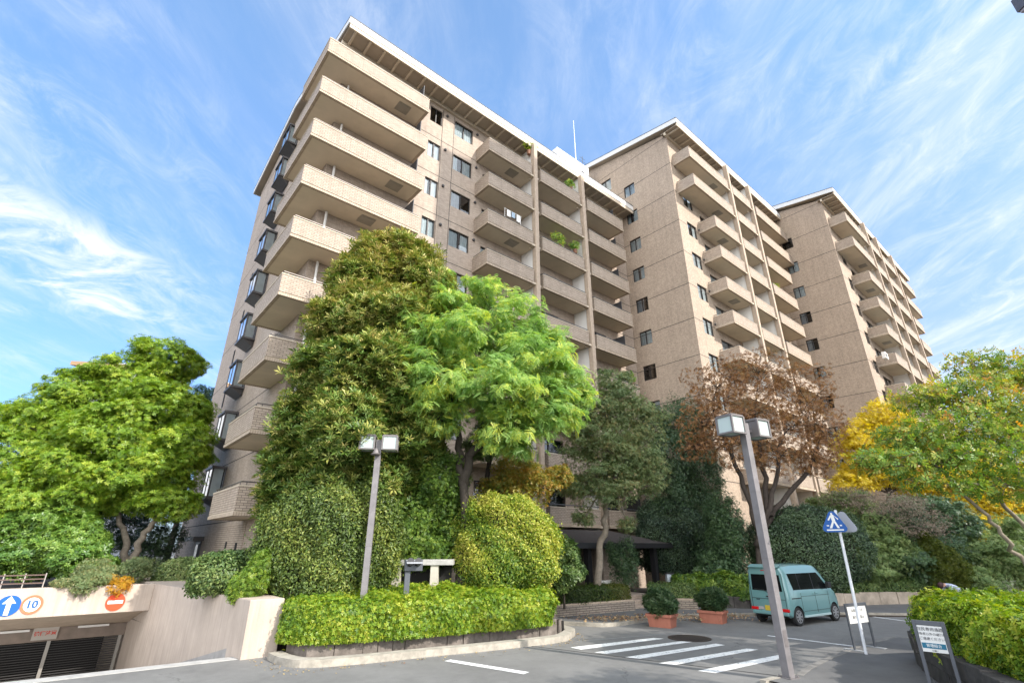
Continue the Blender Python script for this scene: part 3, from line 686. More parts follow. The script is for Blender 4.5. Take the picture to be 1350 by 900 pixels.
# ramp wall: from the roadside pillar back along the driveway
m = MB(); wl = [gl(-0.47, 5.72), gl(0.35, 5.72), gl(0.35, 2.0), gl(-0.9, -9.0), gl(-2.0, -9.0), gl(-1.43, -2.89)]
m.prism([(p[0], p[1]) for p in wl], -2.6, PAR_Z); rw = m.build('ramp_wall', CONC, gar, bevel=0.012)
m = MB(); p0, p1 = Vector(gl(-0.47, 5.60)), Vector(gl(-1.43, -2.89)); dn = (p1 - p0).normalized(); nn = Vector((-dn.y, dn.x, 0)) * -1
if nn.x > 0: nn = -nn
def rp(d, off, z): v = p0 + dn * d + nn * off; return (v.x, v.y, z)
m.face([rp(0.1, 0.012, -0.3), rp(8.5, 0.012, -2.6), rp(8.5, 0.012, -1.55), rp(0.1, 0.012, 0.30)]); m.face([rp(0.1, 0.012, 0.30), rp(8.5, 0.012, -1.55), rp(8.5, 0.0, -1.55), rp(0.1, 0.0, 0.30)])
m.build('plinth', mat('plinth_concrete', (0.30, 0.285, 0.27), 0.9, var=0.2, vscale=3), gar)
m = MB(); m.extrude([rp(-0.1, 0.006, PAR_Z - 0.05), rp(8.5, 0.006, PAR_Z - 0.05), rp(8.5, -0.3, PAR_Z - 0.05), rp(-0.1, -0.3, PAR_Z - 0.05)], (0, 0, 0.055)); m.build('wall_coping', CONC, gar)
# shutter, its posts, ceiling tubes
x0, x1 = gl(-14, 0)[0], gl(-1.75, 0)[0]; yg = 2.75
m = MB(); z = -2.15
while z < -0.60: m.box(x0, x1, yg - 0.01, yg + 0.01, z, z + 0.028); z += 0.075
m.build('shutter', mat('shutter_dark', (0.045, 0.042, 0.04), 0.45, metal=0.4), gar)
m = MB(); m.box(x0, x1, 6.0, 6.1, -2.15, 0.3); m.build('inner_wall', DARKIN, gar)
for s_ in (-3.83, -1.80, -6.4):
    m = MB(); x = gl(s_, 0)[0]; m.box(x - 0.05, x + 0.05, yg - 0.14, yg - 0.02, -2.15, -0.575); m.build('shutter_post', mat('post_steel', (0.3, 0.28, 0.25), 0.4, metal=0.6), gar)
for s0, s1 in ((-5.9, -4.44), (-3.14, -2.24)):
    m = MB(); m.box(gl(s0, 0)[0], gl(s1, 0)[0], 2.42, 2.52, -0.215, -0.15); m.build('lamp_tube', WHITE, gar)

# round traffic discs on the parapet, each a thing
def disc(mb, c, r, mat_, off, n=40):
    # in the plane of the parapet: c = (s, z)
    o = sw(c[0], PAR_W + off, c[1]); mb.face([(o.x + r * math.cos(2 * math.pi * i / n) * UX, o.y + r * math.cos(2 * math.pi * i / n) * UY, o.z + r * math.sin(2 * math.pi * i / n)) for i in range(n)], mat_)
def plate(name, label, s, z, r, mats, draw):
    mb = MB(); n = 40; a = [sw(s + r * math.cos(2 * math.pi * i / n), PAR_W + 0.004, z + r * math.sin(2 * math.pi * i / n)) for i in range(n)]
    b = [sw(s + r * math.cos(2 * math.pi * i / n), PAR_W + 0.025, z + r * math.sin(2 * math.pi * i / n)) for i in range(n)]
    ia = [mb.vert(p) for p in a]; ib = [mb.vert(p) for p in b]; mb.f.append(ib); mb.m.append(0)
    for i in range(n): mb.f.append([ia[i], ia[(i + 1) % n], ib[(i + 1) % n], ib[i]]); mb.m.append(0)
    draw(mb); return tag(mb.build(name, mats), label, 'traffic sign', 'round signs on the garage parapet')
SBLUE = mat('sign_blue', (0.004, 0.085, 0.34), 0.4, var=0.05); SWHITE = mat('sign_white', (0.75, 0.75, 0.73), 0.45); SRED = mat('sign_faded_red', (0.55, 0.15, 0.07), 0.5, var=0.15); SRED2 = mat('sign_orange_red', (0.58, 0.06, 0.015), 0.5, var=0.1); SNAVY = mat('sign_navy', (0.02, 0.09, 0.25), 0.5)
def flat(mb, s, z, pts, mi, off=0.030): mb.face([sw(s + a, PAR_W + off, z + b) for a, b in pts], mi)
zs_ = 0.83
s_a, z_a = on_w(11, 798, PAR_W); s_t, z_t = on_w(42, 796.5, PAR_W); s_n, z_n = on_w(152, 793, PAR_W)
def d1(mb): flat(mb, s_a, z_a, [(-0.055, -0.26), (0.055, -0.26), (0.055, 0.06), (-0.055, 0.06)], 1); flat(mb, s_a, z_a, [(-0.16, 0.06), (0.16, 0.06), (0, 0.27)], 1)
plate('arrow_sign', 'blue disc with white upward arrow on the garage parapet', s_a, z_a, 0.29, [SBLUE, SWHITE], d1)
def d2(mb): disc(mb, (s_t, z_t), 0.20, 1, 0.028)
ten = plate('speed_sign', 'red ringed white disc reading 10 on the garage parapet', s_t, z_t, 0.27, [SRED, SWHITE], d2)
def d3(mb): flat(mb, s_n, z_n, [(-0.21, -0.05), (0.21, -0.05), (0.21, 0.05), (-0.21, 0.05)], 1)
plate('no_entry_sign', 'orange red no entry disc with white bar under yellow leaves', s_n, z_n, 0.27, [SRED2, SWHITE], d3)
def text(body, size, material, parent, name, loc=(0, 0, 0), rot=(math.pi / 2, 0, 0), ext=0.002, bold=0.0):
    c = bpy.data.curves.new(name, 'FONT'); c.body = body; c.size = size; c.align_x = 'CENTER'; c.align_y = 'CENTER'; c.extrude = ext; c.offset = bold; c.materials.append(material)
    t_ = bpy.data.objects.new(name, c); COL.objects.link(t_); bpy.context.view_layer.update()
    me = bpy.data.meshes.new_from_object(t_.evaluated_get(bpy.context.evaluated_depsgraph_get())); bpy.data.objects.remove(t_)
    o = bpy.data.objects.new(name, me); COL.objects.link(o); o.parent = parent; o.location = loc; o.rotation_euler = rot; return o
o = text('10', 0.29, SNAVY, ten, 'numerals', bold=0.012); p = sw(s_t, PAR_W + 0.034, z_t); o.location = p; o.rotation_euler = (math.pi / 2, 0, AU)
# red lettered plate hanging under the lintel
pl = thing('warning_plate', 'grey plate with red Japanese lettering hanging above the garage shutter', 'warning plate', sw(-4.0, -5.42, -0.32), AU)
m = MB(); m.box(-0.34, 0.34, -0.012, 0.012, -0.19, 0.19); m.build('board', mat('plate_grey', (0.42, 0.38, 0.33), 0.6), pl)
text('徐行注意', 0.15, mat('letter_red', (0.55, 0.05, 0.03), 0.6), pl, 'lettering', (0, -0.016, 0), bold=0.004)
# brown rail on the parapet
rl = thing('metal_railing', 'low brown metal railing on top of the garage parapet', 'railing', sw(-6.6, -3.1, PAR_Z), AU)
m = MB()
for zz in (0.12, 0.24, 0.36): m.box(-4.5, 2.1, -0.02, 0.02, zz, zz + 0.035)
m.build('rail', mat('rail_brown', (0.10, 0.062, 0.05), 0.5), rl)
m = MB()
for i in range(14): m.box(-4.4 + i * 0.5, -4.37 + i * 0.5, -0.015, 0.015, -0.01, 0.43)
m.build('post', mat('rail_post', (0.28, 0.25, 0.23), 0.5), rl)

# ------------------------------------------------------------------ markings, kerbs, footways
def sheet(name, pts, z, mt, th=0.0): 
    m = MB(); m.face([(p[0], p[1], z) for p in pts]); return struct(m.build(name, mt))
cw_a = [Vector((1.44, 15.17)), Vector((4.02, 12.74))]; cw_b = [Vector((4.26, 16.93)), Vector((6.69, 14.47))]
st = MB(); fa_ = [0.0, 0.235, 0.50, 0.765, 1.03]
A = [on_z(*p, 0) for p in ((752, 853), (783, 859.5), (824, 866), (868, 874), (920, 884))]; B = [on_z(*p, 0) for p in ((862, 840.5), (905, 844), (944, 848), (985, 854.5), (1026, 863))]
A2 = [on_z(*p, 0) for p in ((766, 856), (800, 861.5), (844, 868), (891, 876), (943, 887))]; B2 = [on_z(*p, 0) for p in ((876, 841.5), (919, 845), (956, 850), (1000, 856), (1043, 865))]
for a, b, a2, b2 in zip(A, B, A2, B2): st.face([(a.x, a.y, 0.006), (a2.x, a2.y, 0.006), (b2.x, b2.y, 0.006), (b.x, b.y, 0.006)])
struct(st.build('crosswalk_stripes', LINE))
def linez(name, p0, p1, wdt, mt, z=0.006):
    a, b = on_z(*p0, 0), on_z(*p1, 0); d = (b - a).normalized(); n = Vector((-d.y, d.x, 0)) * wdt / 2
    return sheet(name, [a - n, b - n, b + n, a + n], z, mt)
linez('road_dash', (590, 870), (694, 887), 0.22, LINE); linez('stop_line', (1012, 837.5), (1142, 853.5), 0.13, LINE)
linez('edge_line', (1146, 812), (1215, 821), 0.13, LINE)
linez('gutter_seam', (690, 850), (1048, 893), 0.05, mat('seam_dark', (0.03, 0.03, 0.03), 0.9), 0.004)
linez('faded_line', (760, 845), (905, 833), 0.05, mat('faded_paint', (0.25, 0.25, 0.25), 0.9), 0.004)
# manhole
mh = thing('manhole_cover', 'dark round manhole cover in the road beside the crosswalk', 'manhole cover', on_z(909, 841, 0))
m = MB(); m.lathe([(0.62, 0.004), (0.62, 0.012), (0.55, 0.012), (0.55, 0.009), (0.02, 0.009)], 40); m.build('ring', mat('iron_brown', (0.055, 0.042, 0.035), 0.6, metal=0.3, var=0.4, vscale=10), mh)
m = MB()
for i in range(-4, 5):
    h = math.sqrt(max(0, 0.5 ** 2 - (i * 0.11) ** 2)); m.box(-h, h, i * 0.11 - 0.02, i * 0.11 + 0.02, 0.0095, 0.014)
m.build('ribs', mat('iron_dark', (0.035, 0.03, 0.027), 0.6, metal=0.3), mh)

def kerb(name, pts, wdt, h, z0=-0.05, mt=KERB):
    m = MB(); P_ = [Vector((p[0], p[1], 0)) for p in pts]; n = len(P_); L = []; Rr = []
    for i in range(n):
        d = (P_[min(i + 1, n - 1)] - P_[max(0, i - 1)]).normalized(); nn = Vector((-d.y, d.x, 0)); L.append(P_[i]); Rr.append(P_[i] + nn * wdt)
    up = Vector((0, 0, h)); dn_ = Vector((0, 0, z0))
    for i in range(n - 1):
        m.face([L[i] + up, L[i + 1] + up, Rr[i + 1] + up, Rr[i] + up]); m.face([L[i] + dn_, L[i + 1] + dn_, L[i + 1] + up, L[i] + up]); m.face([Rr[i] + dn_, Rr[i + 1] + dn_, Rr[i + 1] + up, Rr[i] + up])
    for i in (0, n - 1): m.face([L[i] + dn_, Rr[i] + dn_, Rr[i] + up, L[i] + up])
    return struct(m.build(name, mt, bevel=0.012))
def curve(pts, n=8):
    P_ = [Vector((p[0], p[1], 0)) for p in pts]; out = []
    for i in range(len(P_) - 1):
        a, b, c, d = P_[max(0, i - 1)], P_[i], P_[i + 1], P_[min(len(P_) - 1, i + 2)]
        for k in range(n):
            t_ = k / n; out.append(0.5 * ((2 * b) + (c - a) * t_ + (2 * a - 5 * b + 4 * c - d) * t_ ** 2 + (3 * b - a - 3 * c + d) * t_ ** 3))
    out.append(P_[-1]); return out
front_kerb = curve([on_z(*p, 0) for p in ((352, 869), (368, 876), (400, 880), (470, 875.5), (560, 866), (650, 857), (735, 847), (752, 842))] + [Vector((1.95, 17.6, 0)), Vector((1.6, 18.4, 0)), Vector((0.8, 19.2, 0))])
kerb('kerb', front_kerb, 0.32, 0.15)
plaza_kerb = curve([Vector((0.8, 19.2, 0)), on_z(745, 824, 0), on_z(800, 826, 0), on_z(850, 820, 0), on_z(905, 814, 0), on_z(985, 812, 0), on_z(1080, 811, 0), on_z(1180, 812, 0), Vector((24, 20.5, 0))])
kerb('kerb', plaza_kerb, 0.15, 0.11, mt=KERB)
m = MB(); pk = plaza_kerb
for i in range(len(pk) - 1):
    a, b = pk[i], pk[i + 1]; m.face([(a.x, a.y + 0.15, 0.1), (b.x, b.y + 0.15, 0.1), (b.x, b.y + 9, 0.1), (a.x, a.y + 9, 0.1)])
struct(m.build('footway', ASPH2))
isl = [on_z(*p, 0) for p in ((1050, 893), (1062, 884), (1085, 872), (1108, 863), (1118, 858), (1135, 852), (1160, 846), (1192, 842))] 
island = curve([*isl, Vector((14, 15.0, 0)), Vector((22, 14.8, 0))])
kerb('kerb', island[::-1], 0.14, 0.06, mt=mat('kerb_dark', (0.19, 0.18, 0.165), 0.9, var=0.3, vscale=6))
m = MB(); m.face([(p.x, p.y, 0.055) for p in island] + [(22, 2, 0.055), (9.5, 2, 0.055), (6.6, 9.0, 0.055), (5.1, 11.6, 0.055)]); struct(m.build('footway', ASPH2))
kerb('kerb', [Vector((5.0, 11.55, 0)), on_z(1050, 893, 0)], 0.14, 0.06)
# ------------------------------------------------------------------ foliage
def unit_rows(a): return a / np.maximum(np.linalg.norm(a, axis=1, keepdims=True), 1e-9)
def tmpl_leaf(wd=0.45, fold=0.10):     # one leaf along +y, two faces folded on the midrib
    v = np.array([(0, 0, 0), (0, 1, -0.06), (wd / 2, 0.45, fold), (-wd / 2, 0.45, fold)]); return v, [(0, 2, 1), (0, 1, 3)]
def tmpl_whorl(n=6, wd=0.34, lift=0.25, rs=1):
    rr = np.random.RandomState(rs); V = []; F = []
    for i in range(n):
        a = 2 * math.pi * (i + 0.3 * rr.rand()) / n; ln = 0.75 + 0.4 * rr.rand(); li = lift * (0.4 + 1.2 * rr.rand())
        c, s = math.cos(a), math.sin(a); b = len(V)
        for x, y, z in ((0, 0.05, 0), (wd / 2, 0.5, li * 0.7), (0, 1, li), (-wd / 2, 0.5, li * 0.7)):
            V.append(((c * x - s * y) * ln, (s * x + c * y) * ln, z * ln))
        F += [(b, b + 1, b + 2, b + 3)]
    return np.array(V), F
def tmpl_frond(pairs=6, wd=0.13, droop=0.35):   # pinnate leaf along +y
    V = []; F = []
    for i in range(pairs):
        t = 0.15 + 0.85 * i / pairs; z = -droop * t * t; l = 0.30 * (1 - 0.45 * abs(t - 0.5))
        for sg in (-1, 1):
            b = len(V); V += [(0, t, z), (sg * l * 0.55, t + 0.10 - wd / 2, z - 0.02), (sg * l, t + 0.16, z - 0.06), (sg * l * 0.5, t + 0.09 + wd / 2, z - 0.02)]; F.append((b, b + 1, b + 2, b + 3))
    b = len(V); z = -droop; V += [(0, 0.93, z + 0.02), (0.06, 1.05, z), (0, 1.22, z - 0.08), (-0.06, 1.05, z)]; F.append((b, b + 1, b + 2, b + 3))
    return np.array(V), F
def tmpl_sprig(n=5, wd=0.5, rs=3):     # short twig carrying alternate leaves
    rr = np.random.RandomState(rs); V = []; F = []
    for i in range(n):
        t = i / n * 0.8; a = (1 if i % 2 else -1) * (0.6 + 0.5 * rr.rand()) * (0 if i == n - 1 else 1); ln = 0.42 + 0.15 * rr.rand(); up = 0.05 + 0.25 * rr.rand()
        c, s = math.cos(a), math.sin(a); b = len(V)
        for x, y, z in ((0, 0, 0), (wd / 2, 0.5, up * 0.6), (0, 1, up), (-wd / 2, 0.5, up * 0.6)):
            V.append(((c * x - s * y) * ln, (s * x + c * y) * ln + t, z * ln))
        F.append((b, b + 1, b + 2, b + 3))
    return np.array(V), F
LEAF, WHORL, WHORL5, FROND, SPRIG = tmpl_leaf(), tmpl_whorl(), tmpl_whorl(5, 0.5, 0.15, 4), tmpl_frond(), tmpl_sprig()
NARROW = tmpl_whorl(6, 0.26, 0.55, 9); STAR = tmpl_whorl(7, 0.30, 0.35, 12)

def leaf_mesh(name, mt, pos, nrm, size, tint, template, rs, szvar=0.35, twist=None, hang=0.0):
    """one mesh of many small leaves: pos, nrm (n,3); tint (n,)"""
    V, F = template; n = len(pos); k = len(V)
    nrm = unit_rows(nrm)
    t = rs.normal(size=(n, 3)) if twist is None else twist + 0.6 * rs.normal(size=(n, 3))
    t[:, 2] -= hang
    t = unit_rows(t - nrm * np.sum(t * nrm, axis=1, keepdims=True)); b = np.cross(t, nrm)
    sz = size * (1 + szvar * (rs.rand(n) * 2 - 1))
    P = pos[:, None, :] + sz[:, None, None] * (V[None, :, 0:1] * b[:, None, :] + V[None, :, 1:2] * t[:, None, :] + V[None, :, 2:3] * nrm[:, None, :])
    fl = np.array([len(f) for f in F]); loops = np.concatenate([np.array(f) for f in F])
    me = bpy.data.meshes.new(name); nf = len(F)
    me.vertices.add(n * k); me.vertices.foreach_set('co', P.reshape(-1).astype(np.float32))
    L = (loops[None, :] + (np.arange(n) * k)[:, None]).reshape(-1)
    me.loops.add(len(L)); me.loops.foreach_set('vertex_index', L.astype(np.int32))
    tot = np.tile(fl, n); start = np.concatenate([[0], np.cumsum(tot)[:-1]])
    me.polygons.add(n * nf); me.polygons.foreach_set('loop_start', start.astype(np.int32)); me.polygons.foreach_set('loop_total', tot.astype(np.int32))
    me.update(calc_edges=True)
    a = me.attributes.new('tint', 'FLOAT', 'FACE')
    jit = np.clip(np.repeat(tint, nf) + 0.10 * rs.normal(size=n * nf), 0, 1); a.data.foreach_set('value', jit.astype(np.float32))
    me.materials.append(mt)
    o = bpy.data.objects.new(name, me); COL.objects.link(o); return o

def lumpy(d, rs, amp=0.12, f=3.0):     # smooth bumps over directions
    ph = rs.rand(4, 3) * 6.28; k = rs.normal(size=(4, 3)) * f
    return 1 + amp * sum(np.sin(d @ k[i] + ph[i, 0]) for i in range(4)) / 2.0
def crown_points(clumps, n, rs, sub=16, subr=0.34, up=0.6, fill=0.25, jit=0.55, flat=0.75, shell=0.4):
    """clumps of clumps: every clump (centre, radii) carries sub-clumps spread through its volume"""
    vol = np.array([(r[0] * r[1] * r[2]) ** (2 / 3) for _, r in clumps]); cnt = np.maximum(30, (n * vol / vol.sum())).astype(int)
    Ps, Ns, Ts = [], [], []
    for (c, r), m in zip(clumps, cnt):
        c = np.array(c); r = np.array(r); d = unit_rows(rs.normal(size=(sub, 3))); d[:, 2] = d[:, 2] * 0.9 + 0.12
        rad = (0.55 + 0.42 * rs.rand(sub) ** 0.6)[:, None]; inner = rs.rand(sub) < fill; rad[inner] *= 0.5
        sc = c + d * r * rad * lumpy(d, rs)[:, None]; st = rs.rand(sub); sr = subr * (0.65 + 0.7 * rs.rand(sub))
        j = rs.randint(0, sub, m); q = rs.normal(size=(m, 3)); q = unit_rows(q) * (rs.rand(m, 1) ** 0.45); q[:, 2] *= flat
        p = sc[j] + q * r * sr[j][:, None]
        nn = unit_rows(q) * 0.55 + unit_rows((p - c) / r) * 0.45 + np.array([0, 0, up]) + jit * rs.normal(size=(m, 3))
        m2 = int(m * shell)
        if m2:
            d2 = unit_rows(rs.normal(size=(m2, 3))); rr2 = (0.62 + 0.40 * rs.rand(m2) ** 0.5) * lumpy(d2, rs, 0.20, 3.5)
            p2 = c + d2 * r * rr2[:, None]; p[:m2] = p2; nn[:m2] = d2 * 0.6 + np.array([0, 0, up]) + jit * rs.normal(size=(m2, 3))
        Ps.append(p); Ns.append(nn); Ts.append(np.clip(0.5 * st[j] + 0.5 * rs.rand(m), 0, 1))
    return np.concatenate(Ps), np.concatenate(Ns), np.concatenate(Ts)
def dome_points(c, r, n, rs, pw=2.4, bump=0.05, jit=0.5, up=0.35, bottom=-0.75):
    d = unit_rows(rs.normal(size=(int(n * 1.4), 3))); d = d[d[:, 2] > bottom][:n]
    s = (np.abs(d) ** pw).sum(axis=1) ** (-1 / pw)
    rad = s * lumpy(d, rs, bump, 4.0) * lumpy(d, rs, bump * 0.6, 11.0) * (0.93 + 0.11 * rs.rand(len(d)))
    rad = rad * (1 + (rs.rand(len(d)) < 0.14) * np.abs(rs.normal(size=len(d))) * 0.06)
    p = np.array(c) + d * np.array(r) * rad[:, None]
    nn = unit_rows(d / np.array(r)) + np.array([0, 0, up]) + jit * rs.normal(size=d.shape)
    pt = np.clip(0.5 + 0.22 * np.sin(p @ np.array([2.1, 1.7, 2.6]) + 3 * rs.rand()) + 0.28 * rs.normal(size=len(d)), 0, 1)
    return p, nn, pt
def hedge_points(path, wdt, z0, z1, n, rs, jit=0.5, bump=0.07, up=0.35):
    P_ = [np.array([p[0], p[1]]) for p in path]; seg = [np.linalg.norm(b - a) for a, b in zip(P_, P_[1:])]; L = sum(seg); H = z1 - z0; hw = wdt / 2
    ar = np.array([L * wdt, L * H, L * H, wdt * H, wdt * H]); f = rs.choice(5, n, p=ar / ar.sum())
    s = rs.rand(n) * L; s[f == 3] = 0; s[f == 4] = L
    v = (rs.rand(n) * 2 - 1) * hw; v[f == 1] = -hw; v[f == 2] = hw
    h = rs.rand(n) * H; h[f == 0] = H
    # round the long top edges
    e = np.clip((np.abs(v) / hw - 0.72) / 0.28, 0, 1) * np.clip((h / H - 0.72) / 0.28, 0, 1); h = h - e * H * 0.10; v = v * (1 - 0.08 * e)
    cs = np.concatenate([[0], np.cumsum(seg)]); k = np.clip(np.searchsorted(cs, s, side='right') - 1, 0, len(seg) - 1)
    A = np.array(P_)[k]; B = np.array(P_)[k + 1]; t = ((s - cs[k]) / np.array(seg)[k])[:, None]; xy = A + (B - A) * t
    sd = unit_rows(np.array([b - a for a, b in zip(P_, P_[1:])])); vd = unit_rows(np.concatenate([sd[:1], sd[:-1] + sd[1:], sd[-1:]]))
    dd = unit_rows(vd[k] * (1 - t) + vd[k + 1] * t); nl = np.stack([dd[:, 1], -dd[:, 0]], axis=1)      # right of the path
    wob = bump * (np.sin(s * 5.1 + h * 4) + np.sin(s * 2.3 - h * 6 + 1.3) + np.sin(v * 7 + s * 3.7))
    inn = 1 + (wob - 0.09 * rs.rand(n)) / max(hw, 0.2) * (np.abs(v) > 0.6 * hw)
    xy = xy - nl * (v * inn)[:, None] * -1
    z = z0 + h + np.where(f == 0, wob * 0.8 - 0.07 * rs.rand(n), 0)
    xy = xy + dd * np.where(f == 3, -0.5 * wob, np.where(f == 4, 0.5 * wob, 0))[:, None]
    nrm = np.zeros((n, 3)); nrm[f == 0, 2] = 1; nrm[f == 1, :2] = -nl[f == 1]; nrm[f == 2, :2] = nl[f == 2]; nrm[f == 3, :2] = -dd[f == 3]; nrm[f == 4, :2] = dd[f == 4]
    nrm += np.array([0, 0, up]) + jit * rs.normal(size=(n, 3))
    p = np.concatenate([xy, z[:, None]], axis=1); stray = (rs.rand(n) < 0.16) * np.abs(rs.normal(size=n)) * 0.075; p = p + unit_rows(nrm) * stray[:, None]     # shoots that escaped the shears
    pt = np.clip(0.5 + 0.2 * np.sin(s * 2.6 + 1.1) * np.sin(h * 5 + v * 3 + s) + 0.26 * rs.normal(size=n), 0, 1)
    return p, nrm, pt
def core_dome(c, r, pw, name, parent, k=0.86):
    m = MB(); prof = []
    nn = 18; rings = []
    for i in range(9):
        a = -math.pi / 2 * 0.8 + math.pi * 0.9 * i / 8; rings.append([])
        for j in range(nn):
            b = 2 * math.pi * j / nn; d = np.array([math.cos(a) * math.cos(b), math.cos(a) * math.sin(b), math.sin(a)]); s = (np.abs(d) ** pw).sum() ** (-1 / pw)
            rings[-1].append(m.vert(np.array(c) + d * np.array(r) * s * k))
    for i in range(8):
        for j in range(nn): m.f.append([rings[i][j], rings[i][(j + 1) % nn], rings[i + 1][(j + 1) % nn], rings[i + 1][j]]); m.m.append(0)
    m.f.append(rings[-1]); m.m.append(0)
    return m.build(name, DARKCORE, parent)

def clump(px, py, rx, ry, Y, rd=None):   # a foliage clump seen at photo pixel (px, py), Y metres ahead, radii in photo pixels
    p = at(px, py, Y); s = mpp(p); a, b = rx * s, ry * s / max(0.75, CT); return ((p.x, p.y, p.z), (a, rd if rd else min(a, 0.9 * max(a, b)), b))

def tree(name, label, base, fork, clumps, n, size, mt, template=LEAF, bark=BARK, r0=0.16, seed=1, group=None, cat='tree', sub=16, subr=0.34, up=0.6, jit=0.55, flat=0.75, twigs=5, trunks=None, hang=0.0, fill=0.25, tintf=None, szvar=0.35, shell=0.4, dens=1.0):
    n = int(n * 2.3 * dens); size = size * 0.66; sub = int(sub * 1.7); subr = subr * 0.9
    rs = np.random.RandomState(seed); rd = random.Random(seed)
    T = thing(name, label, cat, base, 0, group); bx = Vector(base)
    pos, nrm, tint = crown_points(clumps, n, rs, sub, subr, up, fill, jit, flat, shell)
    if tintf is not None: tint = np.clip(tintf(pos, tint), 0, 1)
    o = leaf_mesh('crown', mt, pos - np.array(base), nrm, size, tint, template, rs, szvar, hang=hang); o.parent = T
    mb = MB(); forks = []
    for tr in (trunks or [[base, fork]]):
        pts = [Vector(p) - bx for p in tr]; fine = []
        for i in range(len(pts) - 1):
            for k in range(4):
                t = k / 4; w = Vector((rd.uniform(-1, 1), rd.uniform(-1, 1), 0)) * 0.03 * (pts[-1] - pts[0]).length * (0 if i == 0 and k == 0 else 1); fine.append(pts[i].lerp(pts[i + 1], t) + w * 0.6)
        fine.append(pts[-1]); rr = [r0 * (1.25 - 0.6 * i / (len(fine) - 1)) * (1.25 if i == 0 else 1) / (1 if not trunks else len(trunks) ** 0.4) for i in range(len(fine))]
        mb.tube(fine, rr, 9); forks.append((fine[-1], rr[-1])); 
        if len(fine) > 4: forks.append((fine[-3], rr[-3]))
    for c, r in clumps:
        c = Vector(c) - bx; f, fr = min(forks, key=lambda q: (q[0] - c).length + max(0, q[0].z - c.z) * 2)
        L = (c - f).length; mid = f.lerp(c, 0.5) + Vector((rd.uniform(-1, 1), rd.uniform(-1, 1), rd.uniform(-0.2, 1))) * 0.10 * L
        path = [f, f.lerp(mid, 0.5) + Vector((0, 0, 0.04 * L)), mid, mid.lerp(c, 0.6), c]; ra = max(0.02, fr * 0.62)
        mb.tube(path, [ra, ra * 0.8, ra * 0.62, ra * 0.45, ra * 0.25], 7)
        for _ in range(twigs):
            d = Vector((rd.gauss(0, 1), rd.gauss(0, 1), rd.gauss(0.2, 0.8))).normalized(); e = c + Vector((d.x * r[0], d.y * r[1], d.z * r[2])) * rd.uniform(0.6, 0.95); st_ = f.lerp(c, rd.uniform(0.45, 1.0)) if rd.random() < 0.6 else c
            m2 = st_.lerp(e, 0.5) + Vector((rd.uniform(-1, 1), rd.uniform(-1, 1), rd.uniform(-1, 1))) * 0.08 * (e - st_).length
            mb.tube([st_, m2, e], [ra * 0.3, ra * 0.2, 0.006], 5)
    mb.build('trunk', bark, T, smooth=True)
    return T
def dome(name, label, c, r, n, size, mt, template=LEAF, seed=1, pw=2.4, bump=0.05, group=None, jit=0.5, extra=None, cat='shrub', up=0.35, core=0.86):
    rs = np.random.RandomState(seed); base = (c[0], c[1], max(0, c[2] - r[2])); T = thing(name, label, cat, base, 0, group)
    p, nn, t = dome_points(c, r, n, rs, pw, bump, jit, up)
    if extra is not None: t = np.clip(extra(p, t), 0, 1)
    o = leaf_mesh('foliage', mt, p - np.array(base), nn, size, t, template, rs); o.parent = T
    core_dome(np.array(c) - np.array(base), r, pw, 'core_stems', T, core)  # added solid core, coloured dark like a shaded inside, no separate stems
    return T
def hedge(name, label, path, wdt, z0, z1, n, size, mt, template=LEAF, seed=1, group=None, jit=0.5, bump=0.05, extra=None, up=0.35):
    rs = np.random.RandomState(seed); base = (path[0][0], path[0][1], z0); T = thing(name, label, 'hedge', base, 0, group)
    p, nn, t = hedge_points(path, wdt, z0, z1, n, rs, jit, bump, up)
    if extra is not None: t = np.clip(extra(p, t), 0, 1)
    o = leaf_mesh('foliage', mt, p - np.array(base), nn, size, t, template, rs); o.parent = T
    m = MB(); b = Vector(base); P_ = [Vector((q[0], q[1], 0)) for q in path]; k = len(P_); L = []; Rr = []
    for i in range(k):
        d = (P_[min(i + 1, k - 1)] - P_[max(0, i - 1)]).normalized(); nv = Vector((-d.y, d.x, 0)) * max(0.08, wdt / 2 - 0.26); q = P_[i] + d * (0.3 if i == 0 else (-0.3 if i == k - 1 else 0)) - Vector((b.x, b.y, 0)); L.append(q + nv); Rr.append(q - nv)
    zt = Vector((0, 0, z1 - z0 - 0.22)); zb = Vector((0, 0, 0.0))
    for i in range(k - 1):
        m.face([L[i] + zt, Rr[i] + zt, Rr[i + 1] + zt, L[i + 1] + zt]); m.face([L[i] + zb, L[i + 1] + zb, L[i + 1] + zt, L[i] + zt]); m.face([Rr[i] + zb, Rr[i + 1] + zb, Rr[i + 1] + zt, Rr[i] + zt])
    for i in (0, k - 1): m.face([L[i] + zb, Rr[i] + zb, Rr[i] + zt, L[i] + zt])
    m.build('core_stems', DARKCORE, T)  # dark solid filler behind the leaves, blocks light through the hedge
    return T

G_BRIGHT = leafmat('leaf_fresh_green', [(0.061, 0.115, 0.016), (0.115, 0.203, 0.024), (0.176, 0.257, 0.034), (0.27, 0.324, 0.047)])
G_LIME = leafmat('leaf_lime', [(0.07, 0.13, 0.012), (0.15, 0.22, 0.016), (0.24, 0.29, 0.02), (0.34, 0.33, 0.03)])
G_AZAL = leafmat('leaf_azalea', [(0.06, 0.125, 0.016), (0.145, 0.25, 0.022), (0.25, 0.34, 0.028), (0.39, 0.40, 0.05)])
G_MAG = leafmat('leaf_magnolia', [(0.058, 0.115, 0.024), (0.115, 0.187, 0.036), (0.309, 0.309, 0.077), (0.567, 0.426, 0.18)], trans=0.2, gloss=0.28, rough=0.45)
G_GLOSS = leafmat('leaf_glossy', [(0.038, 0.083, 0.018), (0.068, 0.135, 0.024), (0.128, 0.21, 0.03), (0.225, 0.285, 0.045)], trans=0.25, gloss=0.3, rough=0.45)
